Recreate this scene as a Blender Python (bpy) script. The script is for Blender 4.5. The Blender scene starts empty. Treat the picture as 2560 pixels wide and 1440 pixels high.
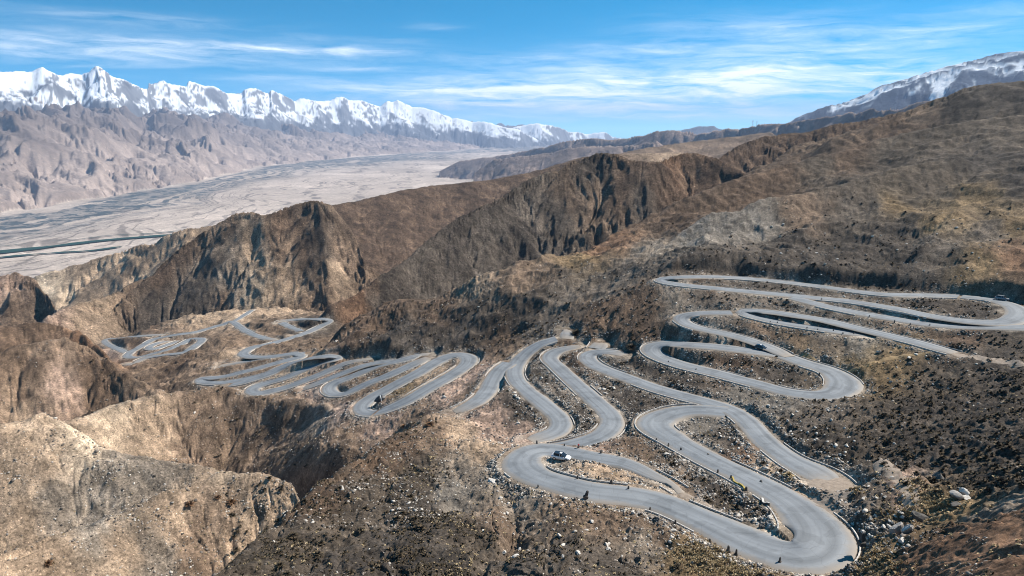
import bpy, bmesh, math, random
import numpy as np

# ------------------------------------------------------------------ camera, sky, sun, exposure
SC = bpy.context.scene
COL = SC.collection
F_PX, PW, PH = 1730.0, 2560.0, 1440.0          # focal length in photo pixels
PITCH = math.radians(13.0)
CAMZ = 700.0                                    # eye height above the river plain is ~600 m
SUN_AZ = math.radians(69.0)                     # to the right of the view direction (+Y)
SUN_EL = math.radians(45.0)

cam_data = bpy.data.cameras.new('camera')
cam = bpy.data.objects.new('camera', cam_data)
COL.objects.link(cam)
cam.location = (0, 0, CAMZ)
cam.rotation_euler = (math.pi / 2 - PITCH, 0, 0)
cam_data.sensor_width = 36.0
cam_data.lens = F_PX / PW * 36.0
cam_data.clip_start = 1.0
cam_data.clip_end = 90000.0
SC.camera = cam

SC.view_settings.view_transform = 'Standard'
SC.view_settings.look = 'None'
SC.view_settings.gamma = 1.0
SC.view_settings.exposure = 0.76
SC.view_settings.use_curve_mapping = False
SC.cycles.use_denoising = True
SC.cycles.pixel_filter_type = 'BLACKMAN_HARRIS'
SC.cycles.filter_width = 1.0
SC.cycles.max_bounces = 4
SC.cycles.diffuse_bounces = 2
SC.cycles.volume_bounces = 0
SC.cycles.sample_clamp_indirect = 4.0


class NT:
    """small helper to write node trees"""
    def __init__(s, tree):
        s.t = tree
        s.t.nodes.clear()

    def n(s, typ, ins=None, **props):
        nd = s.t.nodes.new(typ)
        for k, v in props.items():
            setattr(nd, k, v)
        for k, v in (ins or {}).items():
            s.set(nd, k, v)
        return nd

    def set(s, nd, k, v):
        sock = nd.inputs[k]
        if isinstance(v, bpy.types.NodeSocket):
            s.t.links.new(v, sock)
        else:
            sock.default_value = v

    def m(s, op, a, b=0.0, c=0.0, clamp=False):
        nd = s.n('ShaderNodeMath', {0: a, 1: b, 2: c}, operation=op)
        nd.use_clamp = clamp
        return nd.outputs[0]

    def vm(s, op, a, b=(0, 0, 0)):
        return s.n('ShaderNodeVectorMath', {0: a, 1: b}, operation=op).outputs[0]

    def mix(s, fac, a, b, blend='MIX'):
        nd = s.n('ShaderNodeMix', data_type='RGBA', blend_type=blend)
        nd.clamp_result = False
        s.set(nd, 0, fac)
        s.set(nd, 6, a)
        s.set(nd, 7, b)
        return nd.outputs[2]

    def noise(s, vec, scale, detail=4, rough=0.55, dist=0.0):
        return s.n('ShaderNodeTexNoise', {'Vector': vec, 'Scale': scale, 'Detail': detail,
                                          'Roughness': rough, 'Distortion': dist}).outputs[0]

    def ramp(s, fac, stops):
        nd = s.n('ShaderNodeValToRGB', {0: fac})
        el = nd.color_ramp.elements
        while len(el) < len(stops):
            el.new(0.5)
        for e, (p, c) in zip(el, stops):
            e.position = p
            e.color = (c, c, c, 1) if not hasattr(c, '__len__') else (*c, 1)
        return nd.outputs[0]


def ray(u, v):
    """photo pixel -> (azimuth, tan of elevation) of the line of sight"""
    x = (u - PW / 2) / F_PX
    y = (PH / 2 - v) / F_PX
    fy = math.cos(PITCH) + y * math.sin(PITCH)
    dz = -math.sin(PITCH) + y * math.cos(PITCH)
    return math.atan2(x, fy), dz / math.hypot(x, fy)


# world: Nishita sky plus thin cirrus, all laid out by compass direction
wd = bpy.data.worlds.new("World")
SC.world = wd
wd.use_nodes = True
W = NT(wd.node_tree)
tc = W.n('ShaderNodeTexCoord').outputs['Generated']
sep = W.n('ShaderNodeSeparateXYZ', {0: tc})
dx, dy, dz_ = sep.outputs
lift = W.m('ADD', W.m('MULTIPLY', W.m('MAXIMUM', dz_, 0.0), 2.6), 0.06)
svec = W.n('ShaderNodeCombineXYZ', {0: dx, 1: dy, 2: lift}).outputs[0]
svec = W.vm('NORMALIZE', svec)
sky = W.n('ShaderNodeTexSky', {'Vector': svec}, sky_type='NISHITA', sun_disc=False, sun_elevation=SUN_EL,
          sun_rotation=SUN_AZ, altitude=3800.0, air_density=1.0, dust_density=0.3, ozone_density=1.6)
hs = W.n('ShaderNodeHueSaturation', {'Hue': 0.475, 'Saturation': 1.55, 'Value': 1.0, 'Color': sky.outputs[0]})
el = W.m('ARCSINE', dz_)
azm = W.m('ARCTAN2', dx, dy)
# cirrus banks: (u, v, half width, half height, strength) seen as directions
BANKS = [(320, 48, 230, 13, .42), (330, 112, 420, 22, .75), (560, 119, 260, 7, .8), (420, 148, 270, 14, .55),
         (60, 128, 120, 9, .5), (260, 160, 150, 6, .35), (900, 130, 110, 10, .38), (740, 98, 60, 7, .25), (1090, 70, 60, 9, .22), (1010, 102, 80, 6, .3),
         (930, 168, 160, 6, .35), (700, 198, 260, 8, .35), (950, 222, 260, 13, .6), (1150, 250, 240, 24, .75),
         (1400, 238, 440, 42, 1.05), (1800, 218, 480, 58, 1.15), (2050, 195, 420, 42, .8), (1620, 290, 420, 8, .55),
         (1560, 125, 160, 15, .5), (1290, 148, 220, 9, .4), (1880, 70, 220, 30, .48), (2150, 95, 260, 20, .45), (2400, 70, 160, 22, .45), (2520, 20, 110, 10, .4),
         (1850, 297, 120, 6, .45), (2000, 125, 200, 12, .3)]
mask = None
wv = W.n('ShaderNodeCombineXYZ', {0: W.m('MULTIPLY', azm, 5.0), 1: W.m('MULTIPLY', el, 30.0), 2: 0.0}).outputs[0]
warp = W.m('MULTIPLY', W.m('SUBTRACT', W.noise(wv, 1.5, 3, .5), 0.5), 0.022)
el_w = W.m('ADD', el, warp)
for (u, v, hw, hh, st) in BANKS:
    a0, t0 = ray(u, v)
    e0 = math.atan(t0)
    da = W.m('MULTIPLY', W.m('SUBTRACT', azm, a0), F_PX / hw)
    de = W.m('MULTIPLY', W.m('SUBTRACT', el_w, e0), F_PX / hh)
    d2 = W.m('ADD', W.m('MULTIPLY', da, da), W.m('MULTIPLY', de, de))
    g = W.m('MULTIPLY', W.m('POWER', 2.718, W.m('MULTIPLY', d2, -0.9)), st)
    mask = g if mask is None else W.m('ADD', mask, g)
cv = W.n('ShaderNodeCombineXYZ', {0: W.m('MULTIPLY', W.m('ADD', azm, W.m('MULTIPLY', el, 1.2)), 9.0), 1: W.m('MULTIPLY', el_w, 95.0), 2: 3.3}).outputs[0]
streak = W.noise(cv, 1.0, 9, .62, .5)
cv2 = W.n('ShaderNodeCombineXYZ', {0: W.m('MULTIPLY', azm, 22.0), 1: W.m('MULTIPLY', el_w, 150.0), 2: 7.1}).outputs[0]
fine = W.noise(cv2, 1.0, 8, .7, .8)
tex = W.m('ADD', W.m('MULTIPLY', streak, 0.78), W.m('MULTIPLY', fine, 0.22))
tex = W.ramp(tex, [(.34, 0.0), (.52, .48), (.72, 1.15)])
cl = W.m('MULTIPLY', W.m('MULTIPLY', mask, tex), 1.0)
cl = W.m('MINIMUM', W.m('MULTIPLY', cl, .72), 0.9)
skycol = W.mix(cl, hs.outputs[0], (6.6, 6.9, 7.2, 1))
below = W.n('ShaderNodeMapRange', {0: dz_, 1: -.06, 2: -.01, 3: 1.0, 4: 0.0}).outputs[0]
skycol = W.mix(below, skycol, (1.0, .85, .7, 1))
bg = W.n('ShaderNodeBackground', {'Color': skycol, 'Strength': 0.135})
wo = W.n('ShaderNodeOutputWorld')
wd.node_tree.links.new(bg.outputs[0], wo.inputs['Surface'])

sun_data = bpy.data.lights.new('sun', 'SUN')
sun_data.energy = 5.0
sun_data.angle = math.radians(0.5)
sun_data.color = (1.0, 0.935, 0.84)
sun = bpy.data.objects.new('sun', sun_data)
COL.objects.link(sun)
sun.location = (0, 0, CAMZ + 500)
sun.rotation_euler = (math.pi / 2 - SUN_EL, 0, -SUN_AZ + math.pi)   # light comes from azimuth SUN_AZ


# ------------------------------------------------------------------ noise
_tab = {}


def perlin(x, y, seed):
    if seed not in _tab:
        rg = np.random.default_rng(seed)
        a = rg.uniform(0, 2 * np.pi, (256, 256)).astype(np.float32)
        _tab[seed] = (np.cos(a), np.sin(a))
    gx, gy = _tab[seed]
    x = np.asarray(x, np.float32)
    y = np.asarray(y, np.float32)
    xf, yf = np.floor(x), np.floor(y)
    fx, fy = x - xf, y - yf
    xi, yi = xf.astype(np.int32) & 255, yf.astype(np.int32) & 255
    xj, yj = (xi + 1) & 255, (yi + 1) & 255
    sx = fx * fx * (3 - 2 * fx)
    sy = fy * fy * (3 - 2 * fy)
    n00 = gx[xi, yi] * fx + gy[xi, yi] * fy
    n10 = gx[xj, yi] * (fx - 1) + gy[xj, yi] * fy
    n01 = gx[xi, yj] * fx + gy[xi, yj] * (fy - 1)
    n11 = gx[xj, yj] * (fx - 1) + gy[xj, yj] * (fy - 1)
    a = n00 + sx * (n10 - n00)
    b = n01 + sx * (n11 - n01)
    return (a + sy * (b - a)) * 1.5


def fbm(x, y, octv, seed, gain=0.5):
    s = np.zeros(np.broadcast(x, y).shape, np.float32)
    a = 1.0
    for o in range(octv):
        s += a * perlin(x * 2.03 ** o + 17.3 * o, y * 2.03 ** o - 9.1 * o, seed + o)
        a *= gain
    return s


def ridged(x, y, octv, seed, gain=0.5):
    """sharp crests at +1, smooth bottoms towards 0"""
    s = np.zeros(np.broadcast(x, y).shape, np.float32)
    a, tot = 1.0, 0.0
    w = 1.0
    for o in range(octv):
        n = 1.0 - np.abs(perlin(x * 2.07 ** o + 5.7 * o, y * 2.07 ** o + 3.9 * o, seed + o))
        n = n * n
        s += a * n * w
        w = np.clip(n * 1.4, 0, 1)
        tot += a
        a *= gain
    return s / tot


def sstep(a, b, x):
    t = np.clip((x - a) / (b - a), 0, 1)
    return t * t * (3 - 2 * t)


def smax(a, b, k):
    h = np.clip(0.5 + 0.5 * (a - b) / k, 0, 1)
    return b + (a - b) * h + k * h * (1 - h)


class TPS:
    """thin plate spline through scattered (azimuth, ln r) -> tan elevation"""
    def __init__(s, az, lr, val, lam=1e-4):
        s.p = np.stack([az, lr], 1).astype(np.float64)
        n = len(az)
        d2 = ((s.p[:, None] - s.p[None]) ** 2).sum(-1)
        K = np.where(d2 > 0, 0.5 * d2 * np.log(d2 + 1e-12), 0) + lam * np.eye(n)
        P = np.c_[np.ones(n), s.p]
        A = np.zeros((n + 3, n + 3))
        A[:n, :n] = K
        A[:n, n:] = P
        A[n:, :n] = P.T
        b = np.r_[np.asarray(val, np.float64), 0, 0, 0]
        s.w = np.linalg.solve(A, b)

    def __call__(s, az, lr):
        q = np.stack([az.ravel(), lr.ravel()], 1)
        out = np.empty(len(q))
        for i in range(0, len(q), 20000):
            d2 = ((q[i:i + 20000, None] - s.p[None]) ** 2).sum(-1)
            k = 0.5 * d2 * np.log(d2 + 1e-12)
            out[i:i + 20000] = k @ s.w[:-3] + s.w[-3] + q[i:i + 20000] @ s.w[-2:]
        return out.reshape(az.shape)

# ------------------------------------------------------------------ terrain: control data
# z is relative to the eye; every point is a place in the landscape with its own distance
def P_z(u, v, z):
    a, t = ray(u, v)
    return a, z / t


LAM = 4e-6
# base sheet: the basin the road winds through  (u, v, z)
BASIN = [(2050, 1380, -68), (1640, 1250, -74), (1405, 1150, -77), (1900, 1200, -73), (2080, 1210, -71), (1650, 1060, -79),
         (1850, 1040, -77), (2100, 965, -75), (1640, 875, -77), (1400, 1070, -83), (1530, 1050, -81), (1290, 930, -87),
         (1400, 865, -84), (1520, 880, -81), (1700, 800, -70), (1950, 880, -73), (1640, 700, -63), (2000, 715, -63), (2530, 780, -60),
         (2300, 850, -67), (2400, 1000, -69), (2400, 1200, -63), (2560, 1000, -64), (2560, 1250, -54), (2300, 1400, -59), (2560, 1440, -45),
         (2200, 1440, -63), (1600, 1440, -66), (1250, 1440, -67), (1250, 1180, -77), (1127, 1038, -90), (1000, 1005, -100), (905, 1017, -106),
         (1163, 890, -95), (1000, 900, -103), (620, 970, -124), (510, 948, -132), (830, 900, -112), (700, 890, -122),
         (610, 885, -131), (820, 800, -150), (700, 845, -139), (600, 800, -160), (420, 850, -168), (300, 850, -182), (320, 905, -165),
         (640, 770, -172), (1230, 960, -90), (1870, 690, -61.5), (2300, 735, -61), (2000, 1000, -74), (2250, 1000, -71), (2200, 1200, -68),
         (1660, 680, -63), (1760, 672, -63), (1850, 678, -62.5), (2000, 696, -62.5), (2200, 712, -62), (2400, 722, -61), (2560, 738, -60), (2680, 820, -60), (2750, 740, -60),
         (900, 1100, -107), (850, 1140, -108.5), (780, 1160, -115), (700, 1165, -128), (620, 1170, -136), (960, 1085, -103), (1040, 1070, -98)]
# hidden or outlying places (azimuth deg, distance, z)
BASIN_H = [(-40, 90, -125), (-30, 110, -130), (-20, 120, -130), (-13, 130, -112), (-40, 220, -165), (-30, 220, -165), (-20, 220, -155), (-12, 200, -117), (-7, 180, -97),
           (-40, 700, -260), (-30, 900, -300), (-20, 900, -290), (-10, 700, -200), (-5, 480, -150), (0, 420, -130), (8, 420, -115), (15, 420, -100),
           (25, 420, -95), (36, 420, -90), (45, 300, -64), (45, 120, -40), (0, 60, -64), (25, 50, -50), (-20, 60, -85), (-40, 40, -90), (45, 40, -36), (-60, 120, -140), (60, 120, -30),
           (0, 1500, -420), (-20, 1600, -470), (-40, 1500, -450), (20, 1500, -380), (40, 1500, -330), (60, 500, -60), (-60, 600, -260)]
# spur in the foreground: ends at a convex break, beyond it the ground drops into a gully
SPUR = [(430, 1560, -62), (560, 1440, -66), (650, 1350, -69), (740, 1266, -72), (880, 1152, -77), (1000, 1085, -80), (1090, 1040, -83), (1150, 1046, -86),
        (900, 1440, -66.5), (1000, 1300, -72), (1150, 1200, -77), (1100, 1330, -70.5), (1250, 1180, -77.3), (1250, 1440, -67.2), (1600, 1440, -66.2), (1250, 1100, -80.5),
        (1400, 1200, -75.5), (1640, 1250, -74.2), (2050, 1380, -68.2), (760, 1440, -66.3), (820, 1320, -71)]
SPUR_C = [(330, 1650), (430, 1552), (560, 1440), (650, 1350), (742, 1264), (880, 1152), (1000, 1085), (1090, 1040), (1130, 1046)]
# the big hillside behind the loops, from the rounded brown dome on the left up to the right edge (u, v, distance)
HILL = [(768, 884, 345), (800, 866, 352), (870, 800, 370), (950, 752, 376), (1080, 712, 368), (1200, 680, 360), (1330, 645, 368),
        (1470, 602, 400), (1600, 545, 450), (1700, 495, 500), (1800, 443, 570), (1900, 392, 650), (2000, 345, 740), (2100, 322, 790),
        (2250, 292, 850), (2400, 226, 900), (2480, 208, 900), (2560, 205, 900), (2750, 170, 900),
        (780, 884, 340), (900, 874, 326), (1000, 868, 314), (1100, 862, 305), (1180, 854, 299), (1290, 850, 290), (1400, 803, 292), (1540, 790, 285),
        (1640, 690, 302), (1700, 640, 312), (1760, 636, 312), (1850, 648, 313), (2000, 668, 311), (2200, 677, 311), (2400, 684, 309), (2560, 700, 303), (2750, 708, 300),
        (1000, 820, 332), (1200, 780, 318), (1350, 730, 318), (2500, 600, 345), (2500, 450, 450), (2500, 300, 620), (2200, 600, 350), (2200, 450, 470), (2200, 350, 660),
        (1900, 600, 352), (1900, 480, 470), (1700, 580, 375), (1500, 700, 325)]
HILL_C = HILL[:19]
HILL_F = [(600, 930, 345), (768, 886, 343), (900, 875, 325), (1000, 869, 313), (1100, 863, 304), (1180, 855, 298), (1290, 851, 289), (1400, 804, 291), (1540, 791, 284),
          (1640, 691, 301), (1700, 641, 311), (1760, 637, 311), (1850, 649, 312), (2000, 669, 310), (2200, 678, 310), (2400, 685, 308), (2560, 701, 302), (2750, 709, 299)]

# ridges (name, crest points (u, v, distance), front slope, back slope, crest rounding,
#         gullies: amplitude, lateral wavelength, onset distance; roughness amplitude, wavelength)
RIDGES = [
    # folds of the big hillside
    ('hillside', [(1560, 590, 425), (1640, 540, 450), (1700, 500, 470), (1800, 460, 490), (1950, 415, 530), (2080, 383, 560), (2200, 347, 590), (2350, 314, 612), (2480, 293, 630), (2620, 280, 640)], .46, .5, 5, (6, 60, 30), (1.2, 16)),
    ('hillside', [(1640, 640, 352), (1700, 580, 372), (1780, 533, 385), (1850, 524, 392), (1900, 498, 405), (2000, 484, 418), (2120, 456, 440), (2250, 418, 470), (2400, 388, 500)], .46, .5, 4, (5, 40, 20), (1.0, 12)),
    ('hillside', [(2080, 345, 690), (2150, 326, 700), (2230, 296, 720), (2320, 256, 740), (2400, 221, 750), (2480, 206, 755), (2620, 198, 760), (2750, 190, 760)], .46, .35, 6, (9, 70, 40), (1.5, 20)),
    ('hillside', [(1200, 745, 338), (1290, 706, 340), (1380, 690, 345), (1470, 652, 352), (1560, 612, 372)], .42, .3, 4, (3, 40, 20), (1.0, 12)),
    ('mid_hill', [(60, 1090, 300), (190, 1048, 310), (300, 1010, 325), (420, 985, 335), (560, 968, 335), (640, 984, 322), (760, 1003, 296), (900, 1040, 252), (1000, 1056, 230), (1060, 1075, 212), (1110, 1080, 200)], .52, .35, 3, (5, 40, 22), (1.0, 12)),
    ('tan_cone', [(-160, 1130, 235), (-60, 1092, 238), (0, 1064, 240), (70, 1046, 240), (112, 1034, 240), (150, 1050, 238), (190, 1074, 234), (270, 1128, 222), (380, 1152, 214), (480, 1166, 206), (580, 1190, 200), (640, 1230, 195)], .42, .6, 3, (1.8, 30, 18), (.6, 9)),
    ('tan_shoulder', [(-150, 1420, 150), (0, 1385, 158), (120, 1350, 164), (220, 1316, 170), (330, 1268, 176), (430, 1222, 180), (560, 1180, 184), (620, 1180, 182), (700, 1196, 176), (735, 1222, 172), (750, 1260, 166), (775, 1330, 155)], .50, .8, 2, (1.3, 22, 14), (.6, 7)),
    ('brown_hill', [(-140, 930, 400), (-40, 900, 405), (20, 872, 410), (90, 856, 410), (160, 846, 410), (220, 862, 405), (270, 896, 395), (320, 938, 380), (380, 968, 365), (440, 990, 352), (520, 1004, 345)], .62, .5, 3, (7, 44, 22), (1.3, 13)),
    ('brown_hill', [(-140, 800, 560), (-40, 812, 560), (30, 815, 560), (90, 806, 560), (150, 812, 556), (200, 826, 545), (240, 860, 525), (285, 905, 500)], .6, .5, 3, (7, 50, 25), (1.4, 16)),
    ('pink_hill', [(-140, 700, 900), (-20, 690, 900), (40, 680, 900), (90, 700, 880), (120, 740, 840), (150, 790, 780)], .5, .5, 5, (10, 80, 35), (2.4, 28)),
    ('tan_ridge', [(90, 690, 1500), (170, 668, 1500), (260, 640, 1480), (330, 618, 1450), (400, 596, 1420), (460, 570, 1400), (560, 560, 1400)], .38, .6, 8, (16, 120, 70), (3.5, 40)),
    ('pale_ridge', [(120, 790, 760), (190, 760, 800), (260, 745, 840), (340, 705, 900), (420, 668, 960)], .36, .5, 5, (7, 60, 40), (2, 25)),
    ('cone_hill', [(130, 880, 780), (235, 806, 800), (330, 726, 850), (400, 664, 890), (450, 622, 905), (500, 582, 915), (545, 548, 915), (580, 533, 912), (620, 529, 905), (655, 537, 885), (690, 530, 880), (720, 515, 890), (760, 503, 890), (785, 499, 885), (808, 504, 872), (830, 514, 872), (860, 545, 860), (892, 600, 830), (915, 660, 790)], .58, .6, 2, (10, 62, 34), (2.6, 24)),
    ('smooth_ridge', [(780, 560, 1150), (830, 513, 1220), (900, 500, 1260), (1000, 476, 1320), (1080, 464, 1380), (1160, 456, 1420), (1240, 447, 1450), (1320, 432, 1480), (1400, 408, 1500), (1460, 392, 1520), (1530, 385, 1540), (1700, 380, 1600)], .42, .5, 14, (6, 70, 110), (1.2, 26)),
    ('rugged_ridge', [(800, 770, 520), (890, 735, 545), (1000, 655, 600), (1080, 592, 640), (1150, 542, 670), (1230, 500, 710), (1300, 460, 745), (1360, 432, 770), (1420, 407, 790), (1460, 390, 800), (1500, 379, 805), (1540, 383, 800), (1580, 396, 795), (1640, 402, 800), (1690, 388, 830), (1730, 380, 850), (1780, 392, 850), (1840, 420, 830), (1900, 450, 800)], .70, .6, 2, (12, 60, 36), (2.8, 26)),
    ('brown_dome', [(1760, 410, 1000), (1830, 372, 1060), (1880, 350, 1100), (1920, 338, 1120), (1960, 333, 1130), (2020, 331, 1140), (2090, 310, 1150), (2150, 300, 1180), (2230, 285, 1200), (2330, 254, 1230), (2400, 236, 1250), (2500, 222, 1280)], .45, .5, 10, (12, 90, 60), (3, 40)),
    ('tan_hill', [(1480, 400, 2500), (1540, 385, 2550), (1600, 372, 2600), (1680, 360, 2700), (1740, 352, 2800), (1800, 345, 2850), (1860, 338, 2900), (1930, 330, 2900)], .22, .4, 20, (20, 160, 120), (6, 90)),
]
FAR = [
    ('far_hill', [(1150, 402, 9000), (1220, 392, 8800), (1280, 382, 8600), (1340, 368, 8300), (1400, 356, 8000), (1450, 348, 7800), (1490, 342, 7600), (1530, 350, 7400), (1580, 341, 7200), (1640, 326, 6900), (1690, 322, 6700), (1740, 333, 6500), (1790, 327, 6200), (1840, 318, 6000), (1890, 309, 5700), (1925, 308, 5500), (1960, 304, 5300), (2060, 292, 4800), (2150, 274, 4400), (2250, 264, 4000), (2400, 236, 3600), (2600, 200, 3300)], .33, .4, 30, (110, 420, 260), (26, 260)),
    ('far_hill', [(1235, 398, 6500), (1300, 388, 6400), (1360, 381, 6300), (1420, 370, 6100), (1480, 362, 6000), (1560, 362, 5800), (1640, 352, 5600)], .3, .4, 20, (60, 300, 200), (16, 200)),
    ('snow_mountain', [(1880, 330, 8200), (1960, 302, 8300), (2050, 264, 8400), (2090, 254, 8450), (2130, 240, 8500), (2170, 226, 8500), (2210, 212, 8550), (2250, 202, 8600), (2290, 188, 8600), (2330, 172, 8650), (2370, 160, 8700), (2410, 153, 8700), (2450, 144, 8750), (2490, 133, 8800), (2530, 128, 8800), (2580, 126, 8800), (2700, 100, 8800), (2900, 110, 8800)], .50, .6, 60, (300, 850, 600), (40, 420)),
    ('snow_mountain', [(1630, 345, 17000), (1690, 326, 17000), (1730, 318, 17000), (1760, 314, 17000), (1785, 316, 17000), (1810, 325, 17000), (1860, 340, 17000)], .4, .5, 30, (150, 700, 400), (60, 500)),
    ('snow_mountain', [(-200, 200, 14640), (-60, 182, 14880), (0, 178, 15000), (40, 178, 15120), (78, 176, 15240), (104, 166, 15240), (128, 176, 15240), (146, 187, 15360), (180, 183, 15600), (204, 186, 15600), (220, 176, 15480), (241, 163, 15480), (262, 174, 15480), (275, 188, 15600), (310, 199, 15840), (345, 213, 16200), (368, 222, 16440), (371, 203, 17040), (385, 207, 17280), (406, 199, 17400), (428, 209, 17520), (448, 212, 17640), (466, 214, 17880), (471, 202, 18000), (490, 206, 18120), (512, 215, 18360), (532, 214, 18480), (550, 220, 18600), (566, 231, 18840), (590, 234, 19080), (604, 232, 19200), (612, 221, 19200), (622, 217, 19320), (640, 219, 19440), (660, 229, 19680), (672, 231, 19800), (677, 222, 19800), (690, 227, 19920), (712, 239, 20160), (736, 250, 20520), (752, 244, 20640), (770, 247, 20760), (792, 252, 21000), (826, 251, 21480), (842, 242, 21600), (858, 241, 21720), (872, 250, 21960), (904, 250, 22320), (930, 258, 22680), (948, 265, 22920), (968, 251, 23040), (984, 254, 23160), (994, 249, 23160), (1012, 256, 23140), (1030, 266, 23167), (1060, 268, 23163), (1082, 272, 23131), (1100, 281, 23141), (1130, 294, 23337), (1142, 293, 23299), (1180, 304, 23368), (1210, 302, 23198), (1240, 310, 23020), (1270, 319, 23043), (1300, 322, 23052), (1330, 340, 23547)], .42, .6, 110, (640, 1250, 900), (40, 420)),
    ('snow_mountain', [(1240, 330, 24000), (1275, 321, 24500), (1300, 314, 25000), (1330, 309, 25000), (1352, 309, 25000), (1380, 312, 25500), (1400, 319, 26000), (1422, 328, 27000), (1445, 329, 27500), (1470, 334, 28000), (1490, 330, 28000), (1512, 328, 28000), (1530, 340, 28500), (1580, 350, 29000)], .40, .5, 40, (350, 900, 500), (90, 600)),
]

# ------------------------------------------------------------------ terrain: grid and height model
AZ_IN, DAZ = math.radians(43.5), 0.00105
LOWRES = 1
az_list = list(np.arange(-AZ_IN, AZ_IN, DAZ * LOWRES))
a, st = az_list[-1], DAZ
side = []
while a < math.radians(80):
    st = min(st * 1.12, .03)
    a += st
    side.append(a)
az_list = [-x for x in side[::-1]] + az_list + side
r_list = [22.0]
while r_list[-1] < 36000:
    r = r_list[-1]
    d = 1.2 if r < 60 else min(r * r / 56000.0, r * (.0036 if r < 900 else .0042))
    if r < 60:
        d = max(d, r * r / 56000.0 * 4)
    r_list.append(r + d * LOWRES)
AZ = np.array(az_list)
RR = np.array(r_list)
LR = np.log(RR)
NA, NR = len(AZ), len(RR)
print('grid', NR, NA, NR * NA)
SIN, COS = np.sin(AZ), np.cos(AZ)

ba, br, bt = [], [], []
for (u, v, z) in BASIN:
    a_, r_ = P_z(u, v, z)
    ba.append(a_); br.append(math.log(r_)); bt.append(z / r_)
for (ad, r_, z) in BASIN_H:
    ba.append(math.radians(ad)); br.append(math.log(r_)); bt.append(z / r_)
tps_basin = TPS(np.array(ba), np.array(br), np.array(bt), LAM)
pa, pr, pt = zip(*[(ray(u, v)[0], math.log(z / ray(u, v)[1]), ray(u, v)[1]) for (u, v, z) in SPUR])
tps_spur = TPS(np.array(pa), np.array(pr), np.array(pt), LAM)
pa, pr, pt = zip(*[(ray(u, v)[0], math.log(r_), ray(u, v)[1]) for (u, v, r_) in HILL])
tps_hill = TPS(np.array(pa), np.array(pr), np.array(pt), LAM)


def curve1(pts, azs, smooth=True):
    """crest line as distance and height over azimuth"""
    q = sorted((ray(u, v)[0], r_, ray(u, v)[1] * r_) for (u, v, r_) in pts)
    A = np.array([x[0] for x in q]); Rq = np.array([x[1] for x in q]); Zq = np.array([x[2] for x in q])
    return np.interp(azs, A, Rq), np.interp(azs, A, Zq), A[0], A[-1]


def base_height(azs, rs):
    """basin, spur and big hillside without small relief; azs 1-D over columns, rs 1-D over rows"""
    A2, L2 = np.meshgrid(azs, np.log(rs))
    R2 = np.exp(L2)
    z = tps_basin(A2, np.clip(L2, math.log(35), math.log(1600))) * R2
    far = sstep(900, 2300, R2)
    z = np.clip(z, -600, 60)
    z = z * (1 - far) + (-600.0) * far
    # spur
    zs = tps_spur(A2, np.clip(L2, math.log(45), math.log(260))) * R2
    ca = [ray(u, v)[0] for (u, v) in SPUR_C]
    # crest distance on the spur sheet: follow each line of sight until it reaches the traced pixel
    cr = []
    for (u, v) in SPUR_C:
        a_, t_ = ray(u, v)
        rr = np.linspace(50, 260, 800)
        tt = tps_spur(np.full_like(rr, a_), np.log(rr))
        k = np.argmax(tt >= t_ - 1e-4)
        cr.append(rr[k] if tt[k] >= t_ - 1e-4 else 170)
    rc = np.interp(azs, ca, cr)[None]
    zc = (tps_spur(azs, np.log(rc[0])) * rc[0])[None]
    d = np.maximum(R2 - rc, 0)
    zs = np.where(R2 > rc, zc - .75 * (np.sqrt(d * d + 9) - 3), zs)
    fade = sstep(ray(1480, 1250)[0], ray(1230, 1250)[0], azs)[None]
    zs = zs - (1 - fade) * 30
    zs = np.where(azs[None] < ca[0] - .25, zs - 60, zs)
    lay = np.zeros(z.shape, np.int8)
    lay[zs > z] = 1
    z = smax(z, zs, 2.0)
    # hillside
    zh = tps_hill(A2, np.clip(L2, math.log(200), math.log(950))) * R2
    rc, zc, a0, a1 = curve1(HILL_C, azs)
    rf, zf, _, _ = curve1(HILL_F, azs)
    zc = tps_hill(azs, np.log(rc)) * rc
    zf = tps_hill(azs, np.log(rf)) * rf
    d = np.maximum(R2 - rc[None], 0)
    zh = np.where(R2 > rc[None], zc[None] - .5 * (np.sqrt(d * d + 64) - 8), zh)
    df = np.maximum(rf[None] - R2, 0)
    zh = np.where(R2 < rf[None], zf[None] - 2.6 * df, zh)
    end = sstep(a0 - .004, a0 - .05, azs)[None]
    zh = zh - end * 90
    lay[zh > z] = 2
    z = smax(z, zh, 1.5)
    return z, lay


# coarse evaluation, then bilinear to the fine grid
c_az = np.linspace(AZ[0], AZ[-1], 900)
c_lr = np.linspace(LR[0], math.log(4000), 760)
c_z, c_lay = base_height(c_az, np.exp(c_lr))


def bil(grid, azs, lrs):
    fa = np.clip((azs - c_az[0]) / (c_az[1] - c_az[0]), 0, len(c_az) - 1.001)
    fr = np.clip((lrs - c_lr[0]) / (c_lr[1] - c_lr[0]), 0, len(c_lr) - 1.001)
    ia, ir = fa.astype(int), fr.astype(int)
    ta, tr = fa - ia, fr - ir
    return ((grid[ir, ia] * (1 - ta) + grid[ir, ia + 1] * ta) * (1 - tr) +
            (grid[ir + 1, ia] * (1 - ta) + grid[ir + 1, ia + 1] * ta) * tr)


NB = int(np.searchsorted(RR, 3900))
Zb = np.full((NR, NA), -600.0, np.float32)
A2, L2 = np.meshgrid(AZ, LR[:NB])
Zb[:NB] = bil(c_z, A2, L2)
LAY = np.zeros((NR, NA), np.int8)
LAY[:NB] = np.rint(bil(c_lay.astype(float), A2, L2))
del A2, L2
X = (RR[:, None] * SIN[None]).astype(np.float32)
Y = (RR[:, None] * COS[None]).astype(np.float32)

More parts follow.
